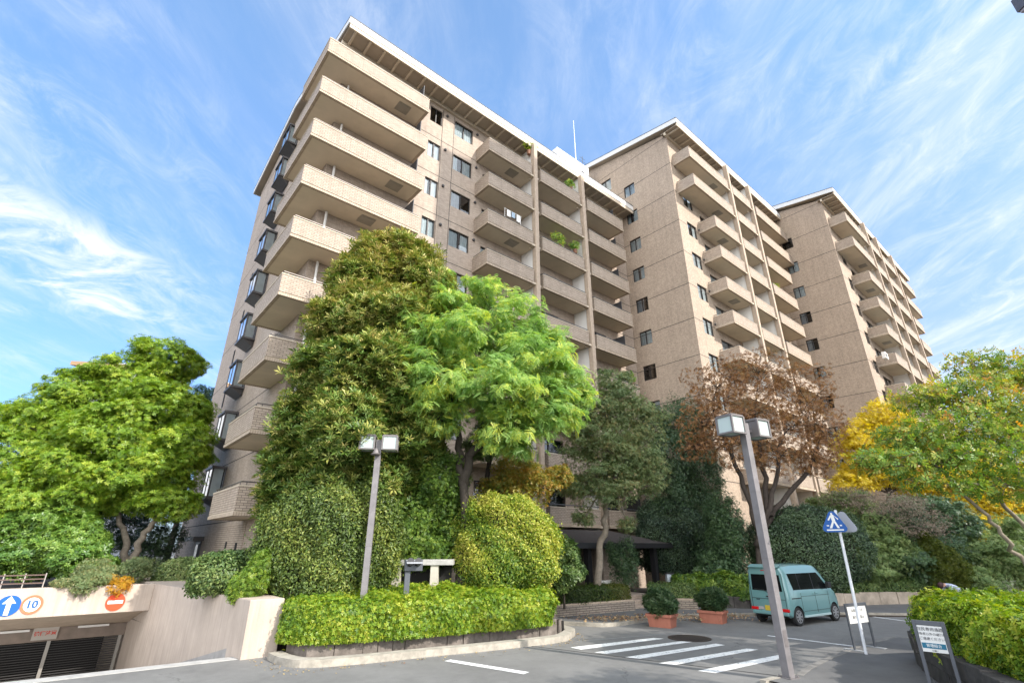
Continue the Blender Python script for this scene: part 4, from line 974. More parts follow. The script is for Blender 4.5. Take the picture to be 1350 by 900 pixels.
G_DARK = leafmat('leaf_dark', [(0.024, 0.053, 0.024), (0.041, 0.086, 0.036), (0.069, 0.121, 0.048), (0.102, 0.173, 0.061)], trans=0.15, gloss=0.45)
G_MID = leafmat('leaf_mid', [(0.044, 0.085, 0.028), (0.078, 0.137, 0.04), (0.124, 0.186, 0.054), (0.202, 0.248, 0.078)], trans=0.25)
G_OLIVE = leafmat('leaf_olive', [(0.10, 0.15, 0.065), (0.155, 0.215, 0.09), (0.23, 0.27, 0.115), (0.32, 0.25, 0.11)])
G_AUT = leafmat('leaf_autumn_mix', [(0.10, 0.15, 0.03), (0.20, 0.22, 0.04), (0.36, 0.26, 0.05), (0.48, 0.22, 0.045)])
G_GOLD = leafmat('leaf_ginkgo_yellow', [(0.36, 0.30, 0.03), (0.52, 0.42, 0.04), (0.64, 0.53, 0.07), (0.54, 0.37, 0.04)], trans=0.45)
G_BROWN = leafmat('leaf_rust_brown', [(0.139, 0.074, 0.037), (0.221, 0.115, 0.053), (0.312, 0.16, 0.066), (0.377, 0.23, 0.09)], trans=0.3)
G_DOG = leafmat('leaf_dogwood', [(0.08, 0.16, 0.035), (0.15, 0.25, 0.045), (0.33, 0.33, 0.06), (0.52, 0.24, 0.07)], trans=0.4)
G_PALE = leafmat('leaf_pale_green', [(0.101, 0.161, 0.059), (0.161, 0.236, 0.084), (0.236, 0.304, 0.109), (0.338, 0.371, 0.151)])
G_VARI = leafmat('leaf_gold_edged', [(0.077, 0.154, 0.022), (0.209, 0.286, 0.039), (0.374, 0.407, 0.055), (0.55, 0.506, 0.132)])
G_COMP = leafmat('leaf_compound', [(0.112, 0.213, 0.062), (0.202, 0.336, 0.09), (0.325, 0.459, 0.123), (0.616, 0.594, 0.101)], trans=0.45)
G_RED = leafmat('leaf_red', [(0.25, 0.03, 0.02), (0.40, 0.06, 0.03)])
G_BEIGE = leafmat('twig_beige', [(0.20, 0.15, 0.11), (0.28, 0.22, 0.16), (0.16, 0.12, 0.08)], trans=0.2)
G_CONIF = leafmat('leaf_golden_conifer', [(0.05, 0.075, 0.015), (0.09, 0.12, 0.02), (0.16, 0.17, 0.03)])
# ------------------------------------------------------------------ front planter
rs0 = np.random.RandomState(3)
pk_ = [on_z(*p, 0) for p in ((372, 866), (400, 871), (470, 866), (560, 857), (650, 848.5), (738, 838))]
inner_ = [(p.x, p.y + 0.12, 0) for p in pk_]
STONE = mat('rough_stone', (0.17, 0.145, 0.125), 0.9, var=0.5, vscale=3.5, bump=0.8, bscale=9)
STONED = mat('rough_stone_dark', (0.075, 0.068, 0.062), 0.9, var=0.5, vscale=3.5, bump=0.9, bscale=9)
def stone_wall(name, label, path, h, th, mt, seed, blk=(0.45, 0.9), rows=1, cat='stone wall', z0=0.0):
    rd = random.Random(seed); P_ = curve(path, 6); T = thing(name, label, cat, (P_[0].x, P_[0].y, z0)); b = Vector((P_[0].x, P_[0].y, z0)); m = MB()
    cum = [0.0]
    for p, q in zip(P_, P_[1:]): cum.append(cum[-1] + (q - p).length)
    def pos(s):
        i = max(0, min(len(P_) - 2, next((k for k in range(len(cum) - 1) if cum[k + 1] >= s), len(cum) - 2))); t = (s - cum[i]) / max(1e-6, cum[i + 1] - cum[i]); d = (P_[i + 1] - P_[i]).normalized(); return P_[i].lerp(P_[i + 1], t), Vector((-d.y, d.x, 0))
    for r in range(rows):
        s = -rd.uniform(0, 0.3) if r else 0.0; za, zb = h * r / rows, h * (r + 1) / rows
        while s < cum[-1] - 0.02:
            l = rd.uniform(*blk); e = min(s + l, cum[-1]); s0 = max(s, 0)
            if e - s0 > 0.05:
                (p, n), (q, n2) = pos(s0 + 0.008), pos(e - 0.008); out = rd.uniform(-0.025, 0.025); zt = zb + (rd.uniform(-0.02, 0.025) if r == rows - 1 else -0.012)
                A = [p - n * out, q - n2 * out, q + n2 * th, p + n * th]; lo = [m.vert(v - b + Vector((0, 0, za - (0.05 if r == 0 else 0) + z0))) for v in A]
                hi = [m.vert(v - b + Vector((rd.uniform(-.01, .01), rd.uniform(-.01, .01), zt + z0))) for v in A]
                m.f.append(hi); m.m.append(0)
                for i in range(4): m.f.append([lo[i], lo[(i + 1) % 4], hi[(i + 1) % 4], hi[i]]); m.m.append(0)
            s = e
    o = m.build('stones', mt, T, bevel=0.015)
    back = MB()
    for s in np.linspace(0.03, cum[-1] - 0.05, max(3, int(cum[-1] / 0.5))): pass
    for i in range(len(P_) - 1):
        d = (P_[i + 1] - P_[i]).normalized(); n = Vector((-d.y, d.x, 0)); a, c = P_[i] + n * 0.06 - b, P_[i + 1] + n * 0.06 - b
        back.face([a + Vector((0, 0, z0)), c + Vector((0, 0, z0)), c + Vector((0, 0, h - 0.04 + z0)), a + Vector((0, 0, h - 0.04 + z0))])
    back.build('mortar', mat('mortar_dark', (0.03, 0.027, 0.024), 0.95), T)
    return T
stone_wall('planter_wall', 'low dark stone wall holding the bright front hedge above the curved kerb', [(p[0], p[1]) for p in inner_] + [(1.45, 17.6), (0.6, 18.5)], 0.42, 0.25, STONE, 4, (0.3, 0.75))
soil = MB(); soil.face([(p[0], p[1] + 0.15, 0.36) for p in inner_] + [(1.2, 17.4, 0.36), (0.4, 18.6, 0.36), (-2, 19.5, 0.36), (-6.0, 15.8, 0.36)]); struct(soil.build('planter_soil', SOIL))
hp = [(-5.45, 14.75), (-4.7, 14.45), (-3.6, 14.95), (-2.1, 15.75), (-0.45, 16.65), (0.85, 17.45)]
hp2 = [(p.x, p.y) for p in curve(hp, 5)]
hedge('azalea_hedge', 'bright yellow green clipped azalea hedge along the curved front kerb', hp2, 1.5, 0.34, 1.22, 190000, 0.050, G_AZAL, WHORL5, 11, jit=1.0, bump=0.045, up=0.8)
hedge('azalea_hedge', 'bright yellow green hedge band behind the curved front hedge, around the lamp foot', [(p[0] - 0.15, p[1] + 1.25) for p in hp2[4:-1]], 1.3, 0.36, 1.34, 100000, 0.050, G_AZAL, WHORL5, 12, jit=1.0, bump=0.05, up=0.8)

# ------------------------------------------------------------------ big clipped shrubs on the bank
c = clump(440, 714, 86, 76, 16.6); dome('clipped_shrub', 'large rounded dark green clipped shrub behind the left lamp post', c[0], (c[1][0], 1.7, c[1][2]), 80000, 0.092, leafmat('leaf_clipped_olive', [(0.047, 0.081, 0.019), (0.081, 0.128, 0.027), (0.135, 0.189, 0.038), (0.23, 0.257, 0.054)], trans=0.2), LEAF, 21, 2.5, 0.08, up=0.4, jit=0.8, core=0.78)
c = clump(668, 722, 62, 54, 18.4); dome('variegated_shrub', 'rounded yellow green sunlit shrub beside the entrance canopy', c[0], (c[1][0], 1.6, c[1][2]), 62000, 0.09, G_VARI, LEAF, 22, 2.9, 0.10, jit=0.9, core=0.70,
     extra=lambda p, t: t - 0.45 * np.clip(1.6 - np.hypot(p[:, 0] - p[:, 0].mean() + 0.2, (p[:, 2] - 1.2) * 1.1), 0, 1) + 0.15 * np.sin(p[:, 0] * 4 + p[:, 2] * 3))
lo = [clump(575, 640, 40, 42, 18.2, 1.2), clump(540, 690, 34, 40, 17.8, 1.1), clump(600, 690, 26, 40, 18.6, 1.1), clump(560, 728, 42, 24, 18.0, 1.0), clump(520, 630, 30, 36, 18.4, 1.1)]
tree('camellia_shrub', 'glossy green camellia between the rounded clipped shrub and the yellow green shrub', tuple(on_z(565, 770, 0.7)), tuple(at(562, 720, 18.3)), lo, 26000, 0.15, G_GLOSS, SPRIG, BARKD, 0.07, 23, cat='shrub', sub=26, subr=0.36, up=0.5)
lo = [clump(300, 756, 34, 24, 16.3, 0.9), clump(282, 752, 20, 20, 17.5, 0.7), clump(330, 748, 22, 20, 16.0, 0.7)]
dome('clipped_shrub', 'small dark clipped shrub on top of the ramp wall', lo[0][0], (lo[0][1][0], 1.2, lo[0][1][2]), 14000, 0.10, G_MID, LEAF, 24, 2.8, 0.05)
lo = [clump(330, 768, 24, 17, 14.9, 0.5), clump(348, 745, 14, 22, 15.2, 0.5), clump(318, 780, 14, 13, 14.7, 0.4)]
tree('trailing_shrub', 'lime green trailing shrub spilling over the ramp wall end', tuple(lo[0][0][:2]) + (1.2,), tuple(Vector(lo[0][0]) + Vector((0, 0, 0.1))), lo, 5500, 0.13, G_BRIGHT, SPRIG, BARKD, 0.03, 25, cat='shrub', sub=14, hang=0.7, up=0.3)
c = clump(238, 757, 26, 17, 22.0); dome('round_shrub', 'small round green shrub before the side door', c[0], (c[1][0], 0.9, c[1][2] * 1.1), 9000, 0.10, G_PALE, LEAF, 26, 2.2, 0.06)
# ------------------------------------------------------------------ trees left
TL = 24.0
base = on_z(165, 764, 1.0)
bs_ = at(166, 742, 23.5)
lt = [clump(225, 478, 40, 26, 25.5, 2.0), clump(175, 505, 46, 32, 25, 2.2), clump(120, 530, 50, 34, 24.5, 2.3), clump(215, 540, 48, 34, 24.5, 2.3), clump(75, 560, 48, 32, 24, 2.2), clump(160, 575, 58, 36, 24, 2.5), clump(245, 590, 32, 30, 24, 1.8),
      clump(40, 600, 50, 36, 23.5, 2.2), clump(110, 620, 55, 36, 23.5, 2.3), clump(190, 630, 50, 34, 23.5, 2.2), clump(20, 560, 34, 28, 24, 1.8), clump(60, 655, 50, 34, 23, 2.1), clump(225, 662, 34, 20, 23.5, 1.4), clump(20, 670, 40, 40, 22.5, 1.8), clump(120, 655, 44, 24, 23, 1.6), clump(255, 545, 20, 22, 24.5, 1.2)]
tree('broadleaf_tree', 'wide spreading sunlit green tree with forked pale trunks above the garage parapet', tuple(Vector((bs_.x, 23.5, 1.0))), None, lt, 62000, 0.185, leafmat('leaf_sun_green', [(0.085, 0.16, 0.02), (0.15, 0.26, 0.025), (0.24, 0.34, 0.035), (0.36, 0.41, 0.05)], trans=0.3), WHORL, BARKB, 0.17, 31, sub=22, subr=0.27, up=0.75, flat=0.7, jit=0.5, twigs=5,
     trunks=[[at(163, 742, 23.5), at(168, 715, 23.5), at(160, 690, 23.6), at(140, 640, 23.7)], [at(172, 742, 23.4), at(186, 708, 23.4), at(205, 685, 23.5), at(215, 620, 23.8)]], fill=0.2)
lt = [clump(95, 715, 44, 30, 22.0, 1.2), clump(40, 735, 40, 24, 21.6, 1.1), clump(110, 742, 36, 20, 21.4, 1.0), clump(20, 705, 30, 30, 22.2, 1.2), clump(70, 690, 44, 26, 22.4, 1.2)]
tree('laurel_shrub', 'dense dark green laurel thicket under the spreading tree, left of its trunks', tuple(Vector((lt[0][0][0], 22, 1.0))), tuple(at(95, 715, 22)), lt, 24000, 0.17, leafmat('leaf_laurel', [(0.05, 0.12, 0.02), (0.09, 0.18, 0.03), (0.15, 0.25, 0.04), (0.22, 0.31, 0.05)], trans=0.25, gloss=0.5), WHORL5, BARKD, 0.05, 32, cat='shrub', sub=20, subr=0.33, up=0.7)
lt = [clump(108, 772, 17, 10, 18.35, 0.3), clump(120, 763, 26, 9, 18.7, 0.4), clump(82, 768, 14, 6, 18.1, 0.25), clump(185, 750, 20, 14, 21.0, 0.7), clump(130, 752, 28, 12, 20.4, 0.6)]
tree('creeping_shrub', 'olive creeping shrub hanging over the middle of the garage parapet', (lt[1][0][0], lt[1][0][1] + 0.5, 1.1), lt[1][0], lt, 9000, 0.10, G_OLIVE, SPRIG, BARKD, 0.02, 33, cat='shrub', sub=14, hang=0.5, up=0.5)
lt = [clump(155, 774, 15, 8, 19.0, 0.3), clump(144, 766, 12, 8, 19.2, 0.3), clump(165, 768, 10, 7, 19.2, 0.25)]
tree('autumn_vine', 'yellow and orange vine drooping over the no entry disc', (lt[0][0][0], lt[0][0][1] + 0.5, 1.1), lt[1][0], lt, 1100, 0.12, leafmat('leaf_vine_yellow', [(0.35, 0.22, 0.02), (0.5, 0.3, 0.03), (0.45, 0.17, 0.03)], trans=0.4), SPRIG, BARKD, 0.015, 34, cat='vine', sub=10, hang=0.8, up=0.3)
c = clump(10, 634, 13, 8, 27, 0.6); tree('red_maple', 'small patch of red maple leaves seen through the spreading tree', (c[0][0], 27, 1.0), c[0], [c, clump(2, 650, 14, 10, 27, 0.6)], 1600, 0.14, G_RED, STAR, BARKD, 0.05, 35)
lt = [clump(212, 700, 26, 34, 27, 1.4), clump(195, 735, 30, 24, 26, 1.2), clump(150, 690, 40, 40, 28, 1.5), clump(80, 670, 60, 50, 29, 1.6), clump(20, 690, 40, 50, 29, 1.6)]
tree('evergreen_thicket', 'deep shaded evergreen thicket behind the pale forked trunks', (lt[0][0][0], 27, 1.0), lt[0][0], lt, 12000, 0.2, G_DARK, SPRIG, BARKD, 0.06, 36, cat='thicket', sub=18)
lt = [clump(270, 525, 13, 16, 44, 1.6), clump(266, 550, 16, 24, 44, 1.8)]
tree('far_evergreen', 'dark evergreen peeping out behind the left corner of the nearest block', (lt[0][0][0], 44, 0), tuple(Vector(lt[1][0])), lt, 3000, 0.25, G_DARK, SPRIG, BARKD, 0.2, 37)
# house behind the left tree
p = at(103, 477, 46); hz = p.z
h = thing('white_house', 'white house with brown eaves mostly hidden behind the left spreading tree', 'house', (p.x, 46, 0), R(-8))
m = MB(); m.box(0, 7, 0, 6, 0, hz - 0.4); m.build('wall', mat('house_white', (0.75, 0.74, 0.72), 0.7), h)
m = MB(); m.extrude([(-0.35, -0.4, hz - 0.40), (-0.35, 6.4, hz - 0.40), (-0.35, 6.4, hz - 0.1), (-0.35, -0.4, hz)], (8, 0, -0.9)); m.build('roof', mat('eave_brown', (0.35, 0.22, 0.12), 0.6), h)
a = at(237, 478, 50); an = MB(); an.tube([(a.x, 50, a.z - 12), (a.x + 0.25, 50, a.z)], [0.06, 0.04], 6); tag(an.build('antenna_pole', WHITE), 'thin white antenna pole above the left spreading tree', 'antenna')

# ------------------------------------------------------------------ magnolia and neighbours
YM = 17.6
mg = [clump(512, 345, 44, 36, YM + .4, 1.4), clump(470, 400, 36, 30, YM + .2, 1.3), clump(484, 374, 42, 40, YM, 1.6), clump(552, 372, 42, 38, YM + .5, 1.5), clump(456, 432, 42, 40, YM - .2, 1.7), clump(510, 430, 60, 46, YM - .3, 2.0), clump(575, 420, 34, 44, YM + .8, 1.5), clump(434, 495, 42, 42, YM - .3, 1.7), clump(490, 500, 62, 50, YM - .6, 2.2),
      clump(555, 500, 46, 48, YM + .3, 1.8), clump(412, 560, 42, 42, YM - .3, 1.7), clump(470, 575, 62, 50, YM - .8, 2.2), clump(540, 580, 46, 44, YM, 1.7), clump(394, 622, 40, 38, YM - .4, 1.5), clump(440, 640, 55, 36, YM - .5, 1.8), clump(366, 660, 22, 24, YM - .4, 1.0), clump(510, 635, 42, 36, YM, 1.6), clump(374, 690, 18, 20, YM - .4, 1.0), clump(590, 470, 30, 40, YM + 1.0, 1.3)]
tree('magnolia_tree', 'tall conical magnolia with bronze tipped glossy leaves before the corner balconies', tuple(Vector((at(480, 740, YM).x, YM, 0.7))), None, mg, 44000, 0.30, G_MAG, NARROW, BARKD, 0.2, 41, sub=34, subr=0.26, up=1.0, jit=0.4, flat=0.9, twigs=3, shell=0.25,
     trunks=[[Vector((at(480, 740, YM).x, YM, 0.7)), at(485, 620, YM), at(495, 480, YM), at(508, 360, YM)]],
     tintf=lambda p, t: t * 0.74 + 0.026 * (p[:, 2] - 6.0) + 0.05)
YC = 17.7
cp = [clump(650, 388, 40, 20, YC + .5, 1.2), clump(590, 405, 44, 32, YC, 1.4), clump(690, 430, 46, 34, YC, 1.5), clump(560, 450, 40, 34, YC - .8, 1.4), clump(630, 455, 62, 38, YC - 1.0, 2.0), clump(705, 480, 54, 36, YC - .6, 1.8), clump(745, 500, 36, 30, YC, 1.3), clump(590, 505, 56, 38, YC - 1.2, 1.9), clump(660, 520, 64, 38, YC - 1.2, 2.1), clump(728, 540, 48, 34, YC - .5, 1.6), clump(545, 480, 30, 30, YC - 1.0, 1.2),
      clump(590, 552, 36, 22, YC - 1.2, 1.2), clump(690, 570, 50, 30, YC - .8, 1.6), clump(760, 545, 24, 24, YC, 1.0), clump(585, 375, 26, 14, YC + .2, .9), clump(530, 520, 26, 22, YC - 1.2, .9), clump(778, 520, 20, 18, YC, .8), clump(520, 460, 22, 18, YC - 1.4, .8), clump(735, 455, 30, 20, YC + 1.0, 1.0)]
cp = [((c_[0] - 0.32, c_[1], c_[2]), r_) for c_, r_ in cp]
tb = at(612, 715, YC)
tree('compound_leaf_tree', 'feathery bright green tree with forked dark trunk in front of the middle balconies', (tb.x, YC, 0.7), None, cp, 21000, 0.38, G_COMP, FROND, BARKD, 0.19, 42, sub=24, subr=0.30, up=0.9, jit=0.45, flat=0.45, twigs=7, hang=0.35, shell=0.06, dens=0.62,
     trunks=[[Vector((tb.x, YC, 0.7)), at(612, 640, YC), at(606, 590, YC), at(596, 545, YC - .3)], [at(612, 640, YC), at(618, 600, YC), at(650, 570, YC - .2), at(690, 540, YC)]], fill=0.15)
cp = [clump(655, 560, 30, 26, 20.5, 1.2), clump(635, 590, 24, 20, 20.5, 1.0)]
tree('slender_tree', 'second dark trunked tree standing right behind the feathery bright tree', (at(622, 720, 20.5).x, 20.5, 0.7), tuple(at(648, 590, 20.5)), cp, 3000, 0.2, G_MID, SPRIG, BARKD, 0.13, 43, sub=12)
cp = [clump(680, 622, 32, 22, 20.2, 1.1), clump(712, 640, 26, 20, 20.2, 1.0), clump(655, 645, 26, 14, 20.0, 0.9), clump(738, 628, 18, 16, 20.3, 0.8)]
tree('autumn_shrub', 'small orange and green autumn tree above the yellow green shrub', (at(690, 720, 20.2).x, 20.2, 0.7), tuple(at(690, 665, 20.2)), cp, 6500, 0.15, G_AUT, SPRIG, BARKD, 0.06, 44, sub=18, up=0.7, flat=0.5)
YE = 22.8
cp = [clump(800, 540, 44, 34, YE, 1.5), clump(845, 560, 32, 34, YE + .6, 1.3), clump(785, 590, 48, 32, YE - .4, 1.6), clump(840, 610, 42, 32, YE, 1.5), clump(790, 640, 48, 26, YE - .5, 1.6), clump(845, 636, 30, 16, YE, 1.2), clump(765, 560, 24, 30, YE - .3, 1.1), clump(760, 640, 22, 14, YE - .5, .8), clump(770, 682, 15, 11, YE - .6, .6), clump(826, 692, 12, 9, YE, .5), clump(812, 505, 26, 20, YE, 1.0)]
tb = on_z(788, 775, 0.4)
tree('entrance_tree', 'slim pale trunked olive green tree standing before the entrance canopy', (at(788, 772, YE).x, YE, 0.4), None, cp, 21000, 0.19, G_OLIVE, SPRIG, BARKB, 0.135, 45, sub=20, subr=0.32, up=0.7, flat=0.6, twigs=6, dens=0.8, shell=0.3, trunks=[[Vector((at(788, 772, YE).x, YE, 0.4)), at(792, 730, YE), at(797, 695, YE), at(800, 660, YE), at(802, 600, YE)]])
c = clump(742, 742, 22, 26, 20.3, 0.8); tree('aucuba_shrub', 'blue green leafy shrub right of the yellow green shrub by the canopy post', (c[0][0], 20.3, 0.4), c[0], [c, clump(752, 752, 16, 14, 20.1, 0.6)], 3600, 0.16, G_MID, WHORL5, BARKD, 0.03, 46, cat='shrub', sub=16)
c = clump(822, 742, 20, 28, 25.5, 0.8); tree('porch_shrub', 'dark upright shrub under the entrance canopy', (c[0][0], 25.5, 0.3), c[0], [c], 2600, 0.13, G_DARK, SPRIG, BARKD, 0.04, 47, cat='shrub', sub=16)
# ------------------------------------------------------------------ entrance planters and steps
def bpl(name, label, pts, h):
    T = thing(name, label, 'planter', (pts[0][0], pts[0][1], 0)); b = Vector((pts[0][0], pts[0][1], 0)); m = MB(); m.prism([(p[0] - b.x, p[1] - b.y) for p in pts], 0, h - 0.06); m.build('wall', brick('planter_brick', (0.34, 0.28, 0.225), (0.27, 0.22, 0.175), (0.12, 0.10, 0.085), 0.32, 0.075, 0.014), T)
    c_ = Vector((sum(p[0] for p in pts) / len(pts), sum(p[1] for p in pts) / len(pts), 0)); m = MB(); m.prism([((Vector((p[0], p[1], 0)) - c_) * 0.985 + c_ - b).to_tuple()[:2] for p in pts], h - 0.059, h); m.build('coping', COLM, T); return T
f0, f1 = on_z(735, 813, 0.1), on_z(838, 804, 0.1); d = (f1 - f0).normalized(); n = Vector((-d.y, d.x, 0))
f0 = f0 - d * 1.5; A = [f0, f1, f1 + n * 1.3, f0 + n * 1.3]; bpl('brick_planter', 'low tan brick planter left of the entrance steps', A, 0.50)
hedge('box_hedge', 'flat topped green box hedge in the planter left of the steps', [tuple((f0 + n * 0.62)[:2]), tuple((f1 + n * 0.62 - d * 0.12)[:2])], 1.15, 0.45, 1.02, 20000, 0.075, leafmat('leaf_box', [(0.03, 0.055, 0.012), (0.05, 0.085, 0.016), (0.08, 0.115, 0.02), (0.13, 0.13, 0.03)]), LEAF, 51, bump=0.02, extra=lambda p, t: t + 0.3 * np.sin(p[:, 0] * 1.7))
g0, g1 = on_z(852, 801, 0.1), on_z(921, 803.5, 0.1); g0 = g1 + (g0 - g1) * 0.92; d2_ = (g1 - g0).normalized(); n2_ = Vector((-d2_.y, d2_.x, 0)); B = [g0, g1, g1 + n2_ * 1.3, g0 + n2_ * 1.6]
bpl('brick_planter', 'low tan brick planter behind the terracotta pots, right of the steps', B, 0.50)
hedge('box_hedge', 'flat topped green box hedge in the planter right of the steps', [tuple((g0 + n2_ * 0.68)[:2]), tuple((g1 + n2_ * 0.65 - d2_ * 0.1)[:2])], 1.1, 0.45, 1.0, 12000, 0.075, G_MID, LEAF, 52, bump=0.02)
stp = thing('entrance_steps', 'brick steps rising to the entrance between two low planters', 'steps', (f1.x, f1.y, 0)); m = MB()
for i in range(3): q0 = f1 + d * 0.05 + n * (0.4 + 0.4 * i) - f1; q1 = q0 + d * 2.2; m.prism([q0.to_tuple()[:2], q1.to_tuple()[:2], (q1 + n * (2.5 - 0.4 * i)).to_tuple()[:2], (q0 + n * (2.5 - 0.4 * i)).to_tuple()[:2]], 0, 0.14 * (i + 1) + 0.10)
m.build('treads', WALL1, stp)
# garden lamp by the right planter and pale chairs under the canopy
gp = at(885, 780, 25.5); gl_ = thing('garden_lamp', 'small grey garden lantern behind the right box hedge', 'lantern', (gp.x, 25.5, 0.5)); m = MB(); m.box(-0.06, 0.06, -0.06, 0.06, 0, 0.5); m.build('post', BLACKM, gl_); m = MB(); m.box(-0.16, 0.16, -0.16, 0.16, 0.5, 0.82); m.build('glass', mat('lantern_glass', (0.5, 0.55, 0.6), 0.2), gl_); m = MB(); m.box(-0.2, 0.2, -0.2, 0.2, 0.82, 0.87); m.build('cap', BLACKM, gl_)
gp = at(800, 772, 25.2); b_ = thing('garden_bench', 'pale slatted bench under the canopy behind the entrance tree', 'bench', (gp.x, 25.2, 0.2), AU); m = MB(); m.box(-0.6, 0.6, -0.2, 0.2, 0.40, 0.45); m.build('seat', WHITE, b_); m = MB(); m.box(-0.6, 0.6, 0.2, 0.24, 0.5, 0.85); m.build('backrest', WHITE, b_)
for x in (-0.55, 0.55):
    m = MB(); m.box(x - 0.03, x + 0.03, -0.18, 0.2, 0, 0.40); m.build('leg', WHITE, b_)
# ------------------------------------------------------------------ dark evergreens in the middle
cp = [clump(900, 560, 34, 36, 31.8, 1.6), clump(880, 610, 32, 40, 31.4, 1.6), clump(925, 620, 31.8, 44, 31.8, 1.5), clump(895, 670, 36, 40, 31.2, 1.7), clump(935, 690, 26, 40, 31.8, 1.4), clump(860, 560, 22, 26, 31.8, 1.2), clump(925, 740, 30, 40, 31.0, 1.4)]
tree('tall_evergreen', 'tall dark evergreen against the left corner of the middle block', (at(900, 780, 31.8).x, 31.8, 0.3), tuple(at(900, 640, 31.8)), cp, 26000, 0.17, G_DARK, SPRIG, BARKD, 0.16, 53, sub=28, subr=0.34, up=0.4)
c = clump(884, 712, 44, 46, 31.5); dome('round_evergreen', 'large round dark evergreen shrub right of the canopy roof', c[0], (c[1][0], 1.8, c[1][2]), 52000, 0.10, leafmat('leaf_blue_dark', [(0.02, 0.043, 0.026), (0.038, 0.072, 0.041), (0.061, 0.104, 0.052), (0.094, 0.145, 0.065)], trans=0.12, gloss=0.5), LEAF, 54, 2.2, 0.10, jit=0.8)
cp = [clump(955, 690, 24, 34, 26.8, 1.2), clump(958, 715, 26, 30, 26.8, 1.2), clump(968, 750, 20, 28, 26.5, 1.0), clump(945, 760, 28, 26, 26.2, 1.2)]
tree('evergreen_shrub', 'dark broadleaf evergreen between the round shrub and the rust brown tree', (cp[2][0][0], 26.8, 0.3), tuple(at(965, 720, 26.8)), cp, 15000, 0.16, G_DARK, SPRIG, BARKD, 0.07, 55, cat='shrub', sub=22)
hp_ = [tuple(at(905, 778, 25.6)[:2]), tuple(at(990, 779, 24.6)[:2])]
stone_wall('planter_wall', 'dark stone planter wall behind the second terracotta pot', [at(918, 815, 24.0).to_tuple()[:2], at(960, 815, 23.6).to_tuple()[:2], at(1000, 815, 23.3).to_tuple()[:2]], 0.55, 0.3, STONED, 8, (0.4, 0.8))
hedge('low_hedge', 'low green hedge on the dark stone wall left of the van', [at(893, 780, 25.2).to_tuple()[:2], at(940, 780, 24.6).to_tuple()[:2], at(1005, 780, 24.0).to_tuple()[:2]], 1.3, 0.45, 1.22, 15000, 0.13, G_GLOSS, WHORL5, 56, bump=0.09)
# brown tree
YB = 25.5
cp = [clump(1000, 490, 52, 28, YB + .5, 1.9), clump(945, 510, 40, 30, YB, 1.7), clump(1055, 515, 44, 30, YB + .5, 1.8), clump(980, 545, 58, 34, YB - .3, 2.2), clump(1045, 560, 52, 36, YB, 2.0), clump(925, 560, 34, 30, YB, 1.5), clump(1085, 570, 30, 30, YB + .3, 1.4), clump(960, 590, 44, 26, YB - .3, 1.7), clump(1030, 600, 48, 24, YB - .2, 1.8), clump(1075, 605, 26, 22, YB, 1.2), clump(915, 590, 22, 18, YB, 1.0)]
tree('rust_brown_tree', 'rust brown autumn tree with several dark limbs behind the right lamp post', (at(1000, 790, YB).x, YB, 0.2), None, cp, 15000, 0.18, G_BROWN, STAR, mat('bark_brown', (0.055, 0.042, 0.034), 0.9, var=0.4, vscale=9.0, bump=0.6, bscale=25), 0.22, 57, sub=26, subr=0.36, up=0.5, jit=0.7, twigs=24, fill=0.4, dens=0.22, shell=0.65,
     trunks=[[Vector((at(998, 790, YB).x, YB, 0.2)), at(996, 700, YB), at(985, 655, YB), at(968, 600, YB), at(945, 560, YB)], [at(998, 720, YB), at(1012, 680, YB - .1), at(1022, 640, YB - .1), at(1030, 580, YB - .2)], [at(1000, 715, YB), at(1022, 672, YB + .1), at(1060, 630, YB), at(1078, 590, YB)], [at(1014, 680, YB), at(1008, 630, YB + .2), at(995, 560, YB + .2)]])
# hedges right of it
c = clump(1066, 730, 64, 62, 26.5); dome('round_evergreen', 'big round dark evergreen shrub directly behind the van', c[0], (c[1][0], 2.0, c[1][2]), 62000, 0.10, leafmat('leaf_blue_dark2', [(0.026, 0.049, 0.026), (0.043, 0.08, 0.038), (0.065, 0.113, 0.049), (0.102, 0.152, 0.065)], trans=0.12, gloss=0.5), LEAF, 58, 2.3, 0.11, jit=0.8)
cp = [clump(1125, 675, 30, 26, 29, 1.3), clump(1095, 668, 26, 16, 29, 1.1), clump(1150, 700, 34, 26, 27.5, 1.5), clump(1135, 745, 40, 28, 26.5, 1.6), clump(1175, 735, 28, 30, 26.8, 1.4)]
tree('pale_shrub', 'pale green bushy shrub behind the pedestrian crossing sign', (cp[3][0][0], 27, 0.4), tuple(at(1140, 735, 27)), cp, 15000, 0.22, G_PALE, SPRIG, BARKD, 0.06, 59, cat='shrub', sub=20, subr=0.32, up=0.7, flat=0.5, shell=0.2)
cp = [clump(1225, 715, 46, 34, 27, 1.8), clump(1190, 705, 30, 30, 27.4, 1.4), clump(1205, 750, 40, 26, 26.4, 1.5), clump(1255, 690, 30, 30, 27.5, 1.4), clump(1215, 672, 44, 22, 28.5, 1.5), clump(1170, 690, 24, 22, 28, 1.2)]
tree('evergreen_thicket', 'dark green thicket right of the pale shrub, below the dogwood branches', (cp[0][0][0], 27, 0.4), tuple(at(1220, 730, 27)), cp, 17000, 0.21, G_DARK, SPRIG, BARKD, 0.07, 60, cat='thicket', sub=20, subr=0.32, flat=0.5, shell=0.2, up=0.7)
cp = [clump(1245, 752, 22, 26, 25.4, 0.9), clump(1232, 735, 12, 24, 25.4, 0.6), clump(1262, 760, 16, 20, 25.3, 0.7)]
tree('golden_conifer', 'feathery olive gold conifer in the dark thicket', (cp[0][0][0], 25.4, 0.4), cp[0][0], cp, 7000, 0.15, G_CONIF, NARROW, BARKD, 0.05, 61, cat='shrub', sub=14)
